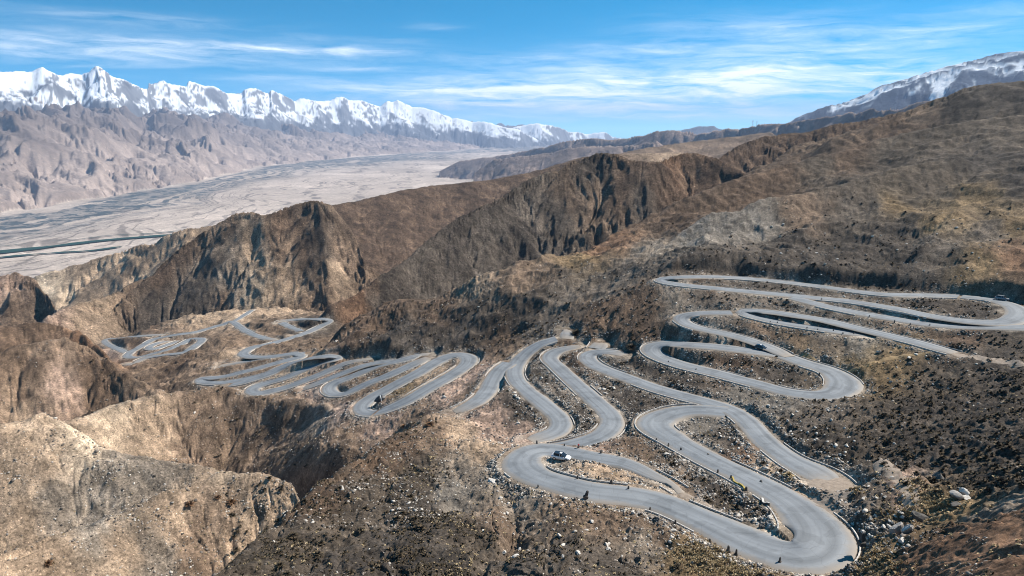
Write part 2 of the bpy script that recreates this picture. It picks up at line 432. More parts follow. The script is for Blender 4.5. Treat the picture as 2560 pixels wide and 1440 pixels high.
# small relief on the near ground
N1 = int(np.searchsorted(RR, 1300))
x, y = X[:N1], Y[:N1]
lay = LAY[:N1]
amp_mid = np.where(lay == 2, 2.2, np.where(lay == 1, .8, .75)).astype(np.float32)
amp_mid = amp_mid * (1 + np.where(lay == 0, 3.0 * sstep(330, 450, RR[:N1])[:, None], 0)).astype(np.float32)
n = fbm(x / 46, y / 46, 3, 11) * 1.3 * amp_mid
n += (ridged(x / 19, y / 19, 4, 21) - .55) * 1.5 * amp_mid
n += fbm(x / 4.2, y / 4.2, 3, 31, .6) * .34
near = RR[:N1] < 420
k = int(near.sum())
n[:k] += fbm(x[:k] / 1.1, y[:k] / 1.1, 2, 41, .6) * .17
# lumpy tussock ground on the slope right of the loops
tm = (sstep(.33, .42, AZ)[None] * sstep(95, 115, RR[:N1])[:, None] * sstep(265, 215, RR[:N1])[:, None])
n += tm * np.maximum(ridged(x / 3.4, y / 3.4, 2, 51) - .45, 0) * 1.7
Zb[:N1] += n
# side valleys running down the big hillside
g = ridged((AZ[None] * 420 + fbm(x / 160, y / 160, 2, 61) * 30) / 95, (RR[:N1, None] + 0 * AZ[None]) / 420, 2, 62)
Zb[:N1] -= np.where(lay == 2, (1 - g) * 11.0, 0) * sstep(300, 380, RR[:N1])[:, None]
# contour-following tracks trodden into the big hillside
tz = Zb[:N1] / 1.15 + fbm(x / 26, y / 26, 3, 65) * 1.3
tri = np.abs(tz - np.floor(tz) - .5) * 2
Zb[:N1] += np.where(lay == 2, (sstep(.25, .8, tri) - .5) * .42 * sstep(-.2, .5, fbm(x / 55, y / 55, 2, 67)), 0)
del n, g, tz, tri

CLS = np.where(LAY == 0, 0, np.where(LAY == 1, 1, 2)).astype(np.int8)
NAMES = ['basin', 'spur', 'hillside']


def add_ridge(name, pts, front, back, rnd, gul, rough, seed, far=False):
    q = sorted((ray(u, v)[0], r_, ray(u, v)[1] * r_) for (u, v, r_) in pts)
    a0, a1 = q[0][0], q[-1][0]
    pad = .10 if not far else .03
    i0, i1 = np.searchsorted(AZ, a0 - pad), np.searchsorted(AZ, a1 + pad)
    azs = AZ[i0:i1]
    A = np.array([p[0] for p in q]); Rq = np.array([p[1] for p in q]); Zq = np.array([p[2] for p in q])
    rc = np.interp(azs, A, Rq); zc = np.interp(azs, A, Zq)
    rm = float(np.mean(Rq))
    if not far:
        k_ = np.hanning(9); k_ /= k_.sum()
        rc = np.convolve(np.pad(rc, 4, 'edge'), k_, 'valid')
        zc = np.convolve(np.pad(zc, 4, 'edge'), k_, 'valid')
    out = np.maximum(a0 - azs, 0) + np.maximum(azs - a1, 0)
    zc = zc - out * rm * .7
    L = gul[1]
    hz = perlin(azs * rm / (L * .45), azs * 0 + .3, seed + 3) + .6 * perlin(azs * rm / (L * .16), azs * 0 + .7, seed + 4)
    zc = zc + hz * rough[0] * (.28 if not far else .30)
    rmin = rc.min() * .42
    rmax = rc.max() + (900 if not far else 3500)
    j0, j1 = np.searchsorted(RR, rmin), np.searchsorted(RR, rmax)
    r2 = RR[j0:j1, None]
    xx, yy = X[j0:j1, i0:i1], Y[j0:j1, i0:i1]
    d = rc[None] - r2
    wl = fbm(xx / (L * 2.1), yy / (L * 2.1), 2, seed + 5) * L * .35
    s = (azs * rm)[None] + wl
    ad = np.abs(d)
    # crest detail belongs to the crest: further down the flank only its broad form is left
    kw = max(5, int((1100 if far else 55) / rm / DAZ)) | 1
    k_ = np.hanning(kw + 2); k_ /= k_.sum()
    zs_ = np.convolve(np.pad(zc, (kw + 1) // 2, 'edge'), k_, 'valid')
    keep = np.exp(-ad / (650 if far else 34))
    zc2 = zs_[None] + (zc - zs_)[None] * keep
    prof = np.sqrt(d * d + rnd * rnd) - rnd
    Lc = 600 if not far else rm * .9
    fr = front * Lc * (1 - np.exp(-prof / Lc))
    z = zc2 - np.where(d > 0, fr, back * prof)
    on = 1 - np.exp(-ad / gul[2])
    if far:
        wx2 = fbm(xx / (L * 1.6), yy / (L * 1.6), 3, seed + 8) * L * .55
        gl = 1 - ridged((xx + wx2) / (L * 1.5), (yy - wx2) / (L * 1.5), 7, seed, .55)
        gl2 = 1 - ridged((s + .55 * ad) / (L * 1.25), (ad - .3 * s) / (L * 1.9), 4, seed + 9, .5)
        gl = .72 * gl + .28 * gl2
    else:
        # gullies: side ribs that fan out downslope, each with finer rills, and broken strata
        gl = 1 - ridged((s + .35 * ad) / L, ad / (L * 1.7), 5, seed, .55)
        gl = gl * (.55 + .45 * sstep(-.5, .6, fbm(xx / (L * 2.5), yy / (L * 2.5), 2, seed + 12)))
        rill = 1 - ridged((s - .2 * ad) / (L * .22), ad / (L * .8), 3, seed + 15, .55)
        z -= rill * gul[0] * .16 * on
    z -= gul[0] * gl * on
    z += fbm(xx / rough[1], yy / rough[1], 5, seed + 20, .55) * rough[0] * on
    if rm < 620:
        z += (ridged(xx / 13, yy / 13, 3, seed + 30) - .5) * 1.3 + fbm(xx / 4.2, yy / 4.2, 3, seed + 33, .6) * .38 + fbm(xx / 1.1, yy / 1.1, 2, seed + 36, .6) * .15
    z = z.astype(np.float32)
    sub = Zb[j0:j1, i0:i1]
    cls = CLS[j0:j1, i0:i1]
    if name not in NAMES:
        NAMES.append(name)
    up = z > sub
    cls[up] = NAMES.index(name)
    if not far:
        sub[:] = smax(z, sub, rough[0] * .8)
    else:
        sub[:] = np.maximum(z, sub)


# river plain and the bare foothills on its far side
j0 = NB - 40
x, y = X[j0:], Y[j0:]
plain = fbm(x / 900, y / 900, 4, 71) * 5 + sstep(.3, 1.0, ridged(x / 1500 - y / 5200, y / 2600, 3, 73)) * 7
t = sstep(3300, 3900, RR[j0:])[:, None]
Zb[j0:] = Zb[j0:] * (1 - t) + (-600 + plain) * t
FOOT = [(-400, 575), (-150, 552), (0, 536), (120, 520), (250, 497), (330, 480), (420, 468), (500, 456), (560, 438), (620, 424), (700, 411), (780, 402), (900, 391), (1000, 384), (1120, 377), (1250, 368), (1330, 366)]
fa = np.array([ray(u, v)[0] for u, v in FOOT]); fr_ = np.array([-600 / ray(u, v)[1] for u, v in FOOT])
rb = np.interp(AZ, fa, fr_)
ia = int(np.searchsorted(AZ, fa[-1] + .02))
x, y = X[j0:, :ia], Y[j0:, :ia]
d = RR[j0:, None] - rb[None, :ia] + (fbm(x / 1300, y / 1300, 4, 75) * 420 - 80) * sstep(3500, 9000, rb[None, :ia] + 0 * x)
rel = d / rb[None, :ia]
rise = 1080 * (1 - np.exp(-np.maximum(rel, 0) / .62))
wx, wy = fbm(x / 2600, y / 2600, 3, 81) * 700, fbm(x / 2600, y / 2600, 3, 84) * 700
rg = ridged((x + wx) / 2300, (y + wy) / 2300, 7, 91, .5)
rg2 = ridged((x + wx * .4) / 640, (y + wy * .4) / 640, 5, 97, .52)
amp = sstep(0, .55, rel)
zf = -600 + rise * .84 + (rg - .45) * 640 * amp + (rg2 - .5) * 150 * sstep(0, .14, rel) + sstep(0, .012, rel) * 40
zf = np.where(d < 0, -700, zf).astype(np.float32)
sub = Zb[j0:, :ia]
NAMES.append('foothill')
NAMES.append('plain')
CLS[j0:] = NAMES.index('plain')
CLS[j0:, :ia][zf > sub] = NAMES.index('foothill')
sub[:] = np.maximum(sub, zf)
del x, y, d, rel, rise, wx, wy, rg, rg2, amp, zf, plain

for i, R_ in enumerate(FAR):
    add_ridge(*R_, seed=200 + 37 * i, far=True)
for i, R_ in enumerate(RIDGES):
    add_ridge(*R_, seed=500 + 41 * i)

# ------------------------------------------------------------------ erosion: rills and ribs that run down the local slope
def hash2(ix, iy, seed):
    h = (ix.astype(np.int64) * 374761393 + iy.astype(np.int64) * 668265263 + seed * 982451653) & 0x7fffffff
    h = ((h ^ (h >> 13)) * 1274126177) & 0x7fffffff
    h = h ^ (h >> 16)
    return ((h & 0xffff) / 65535.0).astype(np.float32), (((h >> 8) * 40503 & 0xffff) / 65535.0).astype(np.float32)


def gullies(x, y, gx, gy, lam, octv, seed, gain=.52, branch=.9):
    """sum of waves whose crests follow the fall line; returns about -1..1 per octave, weighted by steepness"""
    out = np.zeros_like(x)
    a = 1.0
    gx, gy = gx.copy(), gy.copy()
    for o in range(octv):
        f = 2.0 ** o / lam
        g = np.sqrt(gx * gx + gy * gy) + 1e-5
        sx, sy = -gy / g, gx / g                    # across the slope
        px, py = x * f * .62, y * f * .62
        cx, cy = np.floor(px), np.floor(py)
        c = np.zeros_like(x); s = np.zeros_like(x); w_ = np.zeros_like(x)
        for i in (-1, 0, 1):
            for j in (-1, 0, 1):
                hx, hy = hash2(cx + i, cy + j, seed + o)
                dx, dy = px - (cx + i + hx), py - (cy + j + hy)
                w = np.exp(-2.6 * (dx * dx + dy * dy))
                ph = (dx * sx + dy * sy) * (2 * np.pi / .62)
                c += w * np.cos(ph); s += w * np.sin(ph); w_ += w
        c /= w_ + 1e-4; s /= w_ + 1e-4
        m = np.sqrt(c * c + s * s) + 1e-4
        k = np.minimum(1, m * 1.7) / m
        c *= k; s *= k
        steep = np.clip(g / .45, 0, 1.15)
        out += a * c * steep
        gx = gx - sx * s * branch * steep * a       # the finer rills turn into the bigger gullies
        gy = gy - sy * s * branch * steep * a
        a *= gain
    return out


def slope_field(j0, j1, step):
    """gradient of the broad landform, from a coarsened and blurred copy of the heights"""
    jj = np.unique(np.r_[np.arange(j0, j1, step), j1 - 1]); ii = np.unique(np.r_[np.arange(0, NA, step), NA - 1])
    z = Zb[np.ix_(jj, ii)].astype(np.float32)
    for _ in range(2):
        p = np.pad(z, 1, 'edge')
        z = (p[:-2, 1:-1] + p[2:, 1:-1] + p[1:-1, :-2] + p[1:-1, 2:] + 2 * p[1:-1, 1:-1]) / 6
    dr = np.gradient(z, RR[jj], axis=0)
    da = np.gradient(z, AZ[ii], axis=1) / RR[jj][:, None]
    gx = dr * SIN[ii][None] + da * COS[ii][None]
    gy = dr * COS[ii][None] - da * SIN[ii][None]
    def up(g):
        t = np.stack([np.interp(AZ, AZ[ii], row) for row in g])
        f = np.interp(np.arange(j0, j1), jj, np.arange(len(jj)))
        k = np.clip(f.astype(int), 0, len(jj) - 2); u = (f - k)[:, None]
        return (t[k] * (1 - u) + t[k + 1] * u).astype(np.float32)
    return up(gx), up(gy)


ERO = np.zeros((NR, NA), np.float32)
cls_amp = np.ones(len(NAMES) + 1, np.float32)
for nm, k_ in {'basin': .55, 'spur': .7, 'hillside': .42, 'plain': 0.0, 'smooth_ridge': .45, 'tan_hill': .6, 'rugged_ridge': .95, 'cone_hill': .7, 'brown_hill': .95, 'tan_cone': .32, 'tan_shoulder': .38, 'mid_hill': .6, 'snow_mountain': .42, 'foothill': 1.1, 'far_hill': .6}.items():
    cls_amp[NAMES.index(nm)] = k_
for (ra, rb_, fa_, fb_, lam, octv, amp, seed, step) in ((70, 760, 560, 760, 26.0, 4, 1.35, 801, 10), (540, 4300, 3300, 4300, 85.0, 5, 4.3, 821, 5), (3300, 36000, 40000, 41000, 1000.0, 5, 58.0, 841, 5)):
    j0, j1 = np.searchsorted(RR, [ra, rb_])
    gx, gy = slope_field(j0, j1, step)
    lm = lam * (1.0 if lam < 900 else 1.0)
    xx, yy = X[j0:j1], Y[j0:j1]
    # let the fall lines meander a little
    wx = fbm(xx / (lam * 1.4), yy / (lam * 1.4), 2, seed + 9) * lam * .22
    e = gullies(xx + wx, yy - wx, gx, gy, lm, octv, seed, .60 if lam < 900 else .54)
    w = np.ones(j1 - j0, np.float32)
    if ra > 100:
        w *= sstep(ra, ra * 1.35, RR[j0:j1])
    w *= 1 - sstep(fa_, fb_, RR[j0:j1])
    ca_ = cls_amp[CLS[j0:j1]]
    p = np.pad(ca_, 3, 'edge'); ca_ = sum(p[i:i + ca_.shape[0], i:i + ca_.shape[1]] for i in range(0, 7, 3)) / 3
    Zb[j0:j1] += (np.minimum(e, .3 + .25 * np.tanh(e - .3)) - .25) * amp * w[:, None] * ca_
    ERO[j0:j1] = ERO[j0:j1] * (1 - w[:, None]) + e * w[:, None]
    del e, gx, gy, xx, yy, wx

# ------------------------------------------------------------------ road: traced centre lines (u, v) put onto the smooth terrain
ROADS = [
    # the winding road through the middle (width m, points)
    (7.2, [(1567, 888), (1547, 880), (1517, 876), (1482, 882), (1466, 893), (1480, 908), (1510, 923), (1567, 943), (1633, 968), (1700, 987), (1767, 1005), (1800, 1015), (1837, 1028), (1872, 1056), (1906, 1094), (1946, 1129), (1980, 1151), (2025, 1172), (2062, 1192), (2078, 1208)]),
    (8.2, [(1826, 1034), (1790, 1031), (1747, 1029), (1696, 1032), (1655, 1043), (1634, 1056), (1640, 1072), (1661, 1084), (1696, 1105), (1747, 1133), (1805, 1164), (1864, 1191), (1923, 1223), (1981, 1258), (2020, 1289), (2046, 1324), (2046, 1355), (2016, 1378), (1973, 1385), (1923, 1373), (1864, 1348), (1805, 1320), (1747, 1295), (1688, 1270), (1630, 1250), (1571, 1238), (1512, 1230), (1454, 1219), (1395, 1207), (1345, 1191), (1312, 1172), (1302, 1156), (1310, 1141), (1337, 1131), (1388, 1129), (1442, 1135), (1505, 1145), (1552, 1156), (1598, 1172), (1640, 1190), (1680, 1211), (1715, 1233)]),
    (6.8, [(1413, 850), (1420, 838), (1418, 826), (1407, 821)]),
    (7.0, [(1397, 858), (1363, 870), (1333, 883), (1302, 903), (1287, 923), (1290, 947), (1310, 970), (1340, 993), (1370, 1017), (1393, 1040), (1405, 1060), (1395, 1077), (1370, 1090), (1343, 1097), (1318, 1101)]),
    (7.0, [(1322, 1104), (1347, 1106), (1400, 1103), (1450, 1098), (1493, 1090), (1523, 1074), (1532, 1050), (1513, 1023), (1483, 997), (1450, 967), (1417, 937), (1387, 910), (1372, 897), (1385, 881), (1420, 869), (1455, 860)]),
    (7.0, [(1277, 917), (1247, 937), (1230, 963), (1213, 983), (1187, 1003), (1157, 1022), (1130, 1037)]),
    (8.0, [(1488, 872), (1500, 858), (1503, 846)]),
    # comb of arms going down to the left
    (7.4, [(939, 1034), (996, 1011), (1053, 979), (1110, 948), (1151, 923), (1172, 904), (1166, 889), (1134, 887), (1094, 903), (1053, 927), (1012, 948), (964, 976), (923, 1000), (903, 1018), (912, 1032), (939, 1034)]),
    (7.2, [(1073, 889), (1033, 911), (972, 936), (923, 956), (882, 976), (858, 988), (832, 986), (820, 973), (838, 957), (870, 944), (911, 928), (952, 911), (1004, 899), (1050, 888), (1078, 884)]),
    (7.2, [(935, 895), (870, 904), (834, 921), (789, 940), (740, 960), (690, 977), (650, 983), (628, 976), (659, 962), (708, 946), (761, 925), (801, 907), (840, 897), (849, 890), (815, 888), (761, 898), (716, 914), (667, 935), (606, 949), (549, 957), (508, 955), (503, 949), (549, 943), (586, 935), (639, 922), (687, 908), (735, 896), (755, 889), (738, 883), (687, 890), (639, 899), (590, 908), (545, 915)]),
    (6.6, [(985, 899), (925, 908), (875, 925), (832, 943), (790, 961), (752, 974)]),
    (6.6, [(800, 897), (745, 908), (695, 926), (652, 944), (604, 961), (575, 966)]),
    (7.2, [(765, 880), (720, 885), (667, 892), (625, 892), (608, 884), (627, 871), (667, 861), (720, 847), (769, 831), (809, 813), (828, 801), (812, 795), (781, 797), (745, 799), (706, 802), (690, 806)]),
    (6.2, [(704, 804), (728, 818), (752, 834)]),
    (6.8, [(692, 850), (647, 841), (614, 826), (592, 811), (576, 803), (560, 811), (527, 820), (484, 831), (444, 836), (415, 841), (383, 850), (350, 867), (328, 880), (318, 890), (335, 894), (375, 886), (419, 873), (460, 857), (488, 846), (505, 849), (492, 862), (460, 880), (411, 887), (362, 896), (334, 907), (312, 910)]),
    (5.0, [(584, 806), (608, 790), (631, 774)]),
    (6.5, [(428, 851), (395, 858), (372, 868), (384, 872), (420, 862), (452, 850)]),
    (6.5, [(318, 883), (296, 872), (272, 862), (262, 851), (290, 846), (330, 841), (372, 838), (415, 836)]),
    # upper right loops
    (6.6, [(2400, 742), (2302, 738), (2205, 735), (2107, 724), (2009, 711), (1912, 700), (1814, 693), (1736, 691), (1677, 693), (1650, 699), (1654, 705), (1677, 709), (1736, 715), (1814, 723), (1892, 731), (1970, 738), (2029, 744), (2107, 751), (2185, 762), (2263, 776), (2341, 793), (2419, 804), (2497, 807), (2538, 797), (2552, 780), (2525, 761), (2478, 748), (2400, 742)]),
    (6.8, [(2680, 815), (2560, 818), (2478, 818), (2400, 817), (2322, 811), (2244, 799), (2165, 786), (2087, 772), (2029, 760), (1975, 745)]),
    (6.6, [(2185, 838), (2107, 829), (2029, 819), (1951, 807), (1892, 795), (1860, 786), (1852, 779), (1868, 774), (1912, 777), (1970, 786), (2048, 797), (2107, 811), (2165, 827), (2224, 840), (2283, 854), (2341, 870), (2395, 884)]),
    (6.6, [(1836, 781), (1779, 781), (1728, 784), (1703, 791), (1700, 801), (1718, 813), (1755, 823), (1814, 834), (1872, 849), (1912, 864), (1943, 878), (1975, 895)]),
    (7.4, [(1951, 886), (1892, 879), (1833, 871), (1775, 865), (1716, 860), (1669, 858), (1640, 864), (1629, 875), (1641, 889), (1677, 904), (1736, 920), (1794, 934), (1853, 950), (1912, 965), (1970, 981), (2029, 988), (2080, 985), (2109, 968), (2105, 948), (2076, 928), (2029, 913), (1982, 897), (1951, 886)]),
]
WIDE = [(2046, 1345, 4.2, 14), (1306, 1160, 1.6, 9), (1640, 1065, 2.0, 10), (2105, 965, 3.0, 12), (1632, 875, 1.8, 9), (2070, 1200, 3.0, 10), (1170, 895, 1.0, 10), (2550, 785, 2.0, 12)]

s_az = np.linspace(math.radians(-42), math.radians(44), 1500)
s_lr = np.linspace(math.log(55), math.log(1600), 1300)
_ia = np.clip(np.searchsorted(AZ, s_az), 0, NA - 1)
_ir = np.clip(np.searchsorted(LR, s_lr), 0, NR - 1)
S_T = Zb[np.ix_(_ir, _ia)] / RR[_ir][:, None]


def hit(u, v):
    """first place the line of sight through a photo pixel meets the ground -> x, y, z"""
    a, t = ray(u, v)
    k = int(np.clip(np.searchsorted(s_az, a), 0, len(s_az) - 1))
    col = S_T[:, k]
    idx = np.argmax(col >= t)
    if col[idx] < t:
        idx = len(col) - 1
    r = RR[_ir[idx]]
    if idx > 0:
        t0, t1 = col[idx - 1], col[idx]
        f = np.clip((t - t0) / (t1 - t0 + 1e-9), 0, 1)
        r = RR[_ir[idx - 1]] * (1 - f) + r * f
    return r * math.sin(a), r * math.cos(a), r * t


def catmull(pts, n):
    P = np.array([pts[0]] + list(pts) + [pts[-1]], float)
    if np.allclose(pts[0], pts[-1]):
        P[0], P[-1] = pts[-2], pts[1]
    out = []
    for i in range(1, len(P) - 2):
        p0, p1, p2, p3 = P[i - 1:i + 3]
        for t in np.linspace(0, 1, n, endpoint=False):
            out.append(.5 * (2 * p1 + (p2 - p0) * t + (2 * p0 - 5 * p1 + 4 * p2 - p3) * t * t + (3 * p1 - p0 - 3 * p2 + p3) * t ** 3))
    out.append(P[-2])
    return np.array(out)


def gsm(a, s, closed=False):
    w = int(3 * s) + 1
    k = np.exp(-.5 * (np.arange(-w, w + 1) / s) ** 2); k /= k.sum()
    if a.ndim == 1:
        return np.convolve(np.pad(a, w, 'wrap' if closed else 'edge'), k, 'valid')
    return np.stack([gsm(a[:, i], s, closed) for i in range(a.shape[1])], 1)


PATHS = []
for (w, pts) in ROADS:
    closed = pts[0] == pts[-1]
    px = catmull(pts, 14)
    p3 = np.array([hit(u, v) for u, v in px])
    # robust against jumps, then resample to 1.2 m and smooth
    p3[:, 2] = gsm(p3[:, 2], 7, closed)
    T_ = np.array([ray(u, v) for u, v in px])
    rr = p3[:, 2] / T_[:, 1]                       # keep every centre point on its line of sight
    p3 = np.stack([rr * np.sin(T_[:, 0]), rr * np.cos(T_[:, 0]), p3[:, 2]], 1)
    seg = np.r_[0, np.cumsum(np.linalg.norm(np.diff(p3[:, :2], axis=0), axis=1))]
    L_ = seg[-1]
    s_ = np.linspace(0, L_, max(6, int(L_ / 1.2)))
    p3 = np.stack([np.interp(s_, seg, p3[:, i]) for i in range(3)], 1)
    p3[:, :2] = gsm(p3[:, :2], 2.2, closed)
    p3[:, 2] = gsm(p3[:, 2], 5, closed)
    ww = np.full(len(p3), float(w))
    if (w, pts[-1]) == (8.2, (1715, 1233)):       # the old arm narrows and is buried in gravel
        ww *= 1 - .5 * sstep(len(ww) - 42, len(ww), np.arange(len(ww)))
    for (u, v, add, rad) in WIDE:
        cx, cy, _ = hit(u, v)
        ww += add * np.exp(-((p3[:, 0] - cx) ** 2 + (p3[:, 1] - cy) ** 2) / rad ** 2)
    # a branch leaves the earlier road at that road's own level
    free = [not closed, not closed]
    for q_, (e, inner) in enumerate(((0, range(0, 24)), (-1, range(-1, -25, -1)))):
        if closed:
            break
        for (o3, ow, _, _) in PATHS:
            dd = np.hypot(o3[:, 0] - p3[e, 0], o3[:, 1] - p3[e, 1])
            k_ = int(dd.argmin())
            if dd[k_] < ow[k_] / 2 + 3.0:
                free[q_] = False
                dz = o3[k_, 2] - p3[e, 2]
                for n_, i_ in enumerate(inner):
                    if abs(i_) < len(p3):
                        p3[i_, 2] += dz * (1 - sstep(4, 23, n_))
                break
    PATHS.append((p3, ww, closed, free))
print('road length', sum(len(p[0]) for p in PATHS) * 1.2)

# cut and fill: the terrain is graded to carry the road
BD = np.full((NR, NA), 99.0, np.float32)
BZ = np.zeros((NR, NA), np.float32)
REACH = 15.0
for (p3, ww, _, _) in PATHS:
    for (x0, y0, z0), w in zip(p3, ww):
        r0, a0 = math.hypot(x0, y0), math.atan2(x0, y0)
        R_ = w / 2 + REACH
        i0, i1 = np.searchsorted(AZ, [a0 - R_ / r0, a0 + R_ / r0])
        j0, j1 = np.searchsorted(RR, [r0 - R_, r0 + R_])
        if i0 == i1 or j0 == j1:
            continue
        d = np.hypot(X[j0:j1, i0:i1] - x0, Y[j0:j1, i0:i1] - y0) - w / 2
        s = BD[j0:j1, i0:i1]
        m = d < s
        s[m] = d[m]
        BZ[j0:j1, i0:i1][m] = z0
m = BD < REACH
d = BD[m]
zt = Zb[m]
sh = np.maximum(d - 1.1, 0)
lo, hi = BZ[m] - .14 - sh * .62, BZ[m] - .10 + sh * 1.9
w_ = sstep(REACH, REACH * .55, d)
zc = np.clip(zt, lo, hi)
zc = zc * w_ + zt * (1 - w_)
Zb[m] = np.where(d < .5, BZ[m] - .22, zc)
# the cut and filled banks weather smooth
jr = int(np.searchsorted(RR, 1000))
for _ in range(3):
    S_ = Zb[:jr].copy()
    S_[1:-1, 1:-1] = (Zb[:jr - 2, 1:-1] + Zb[2:jr, 1:-1] + Zb[1:jr - 1, :-2] + Zb[1:jr - 1, 2:] + 2 * Zb[1:jr - 1, 1:-1]) / 6
    mm = (BD[:jr] > .5) & (BD[:jr] < REACH)
    Zb[:jr][mm] = S_[mm]
mm = (BD > .6) & (BD < REACH)
rub = (fbm(X[:jr] / 1.7, Y[:jr] / 1.7, 3, 45, .6) * .30)
Zb[:jr] += np.where(mm[:jr], rub * sstep(.6, 2.5, BD[:jr]), 0)
VERGE = np.clip(1 - np.maximum(BD, 0) / 3.8, 0, 1)
EMB = ((BD < REACH) * sstep(REACH, 3, BD)).astype(np.float32)


def ground(x, y):
    a = math.atan2(x, y); l = math.hypot(x, y)
    i = int(np.clip(np.searchsorted(AZ, a) - 1, 0, NA - 2)); j = int(np.clip(np.searchsorted(RR, l) - 1, 0, NR - 2))
    ta = (a - AZ[i]) / (AZ[i + 1] - AZ[i]); tr = (l - RR[j]) / (RR[j + 1] - RR[j])
    return float((Zb[j, i] * (1 - ta) + Zb[j, i + 1] * ta) * (1 - tr) + (Zb[j + 1, i] * (1 - ta) + Zb[j + 1, i + 1] * ta) * tr)


def ground_np(x, y, grid=None):
    g = Zb if grid is None else grid
    a, l = np.arctan2(x, y), np.hypot(x, y)
    i = np.clip(np.searchsorted(AZ, a) - 1, 0, NA - 2); j = np.clip(np.searchsorted(RR, l) - 1, 0, NR - 2)
    ta = (a - AZ[i]) / (AZ[i + 1] - AZ[i]); tr = (l - RR[j]) / (RR[j + 1] - RR[j])
    return (g[j, i] * (1 - ta) + g[j, i + 1] * ta) * (1 - tr) + (g[j + 1, i] * (1 - ta) + g[j + 1, i + 1] * ta) * tr

# ------------------------------------------------------------------ what the ground is made of (albedo), by place
def lin(r, g, b):
    f = lambda c: ((c / 255 + .055) / 1.055) ** 2.4 if c > 10 else c / 255 / 12.92
    return np.array([f(r), f(g), f(b)])


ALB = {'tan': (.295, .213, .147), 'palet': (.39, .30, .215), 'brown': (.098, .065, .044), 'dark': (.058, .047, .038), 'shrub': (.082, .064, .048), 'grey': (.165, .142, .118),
       'pink': (.315, .218, .165), 'gold': (.165, .113, .062), 'rust': (.165, .097, .060), 'scree': (.108, .087, .069), 'mid': (.150, .104, .072), 'greyt': (.205, .165, .128)}
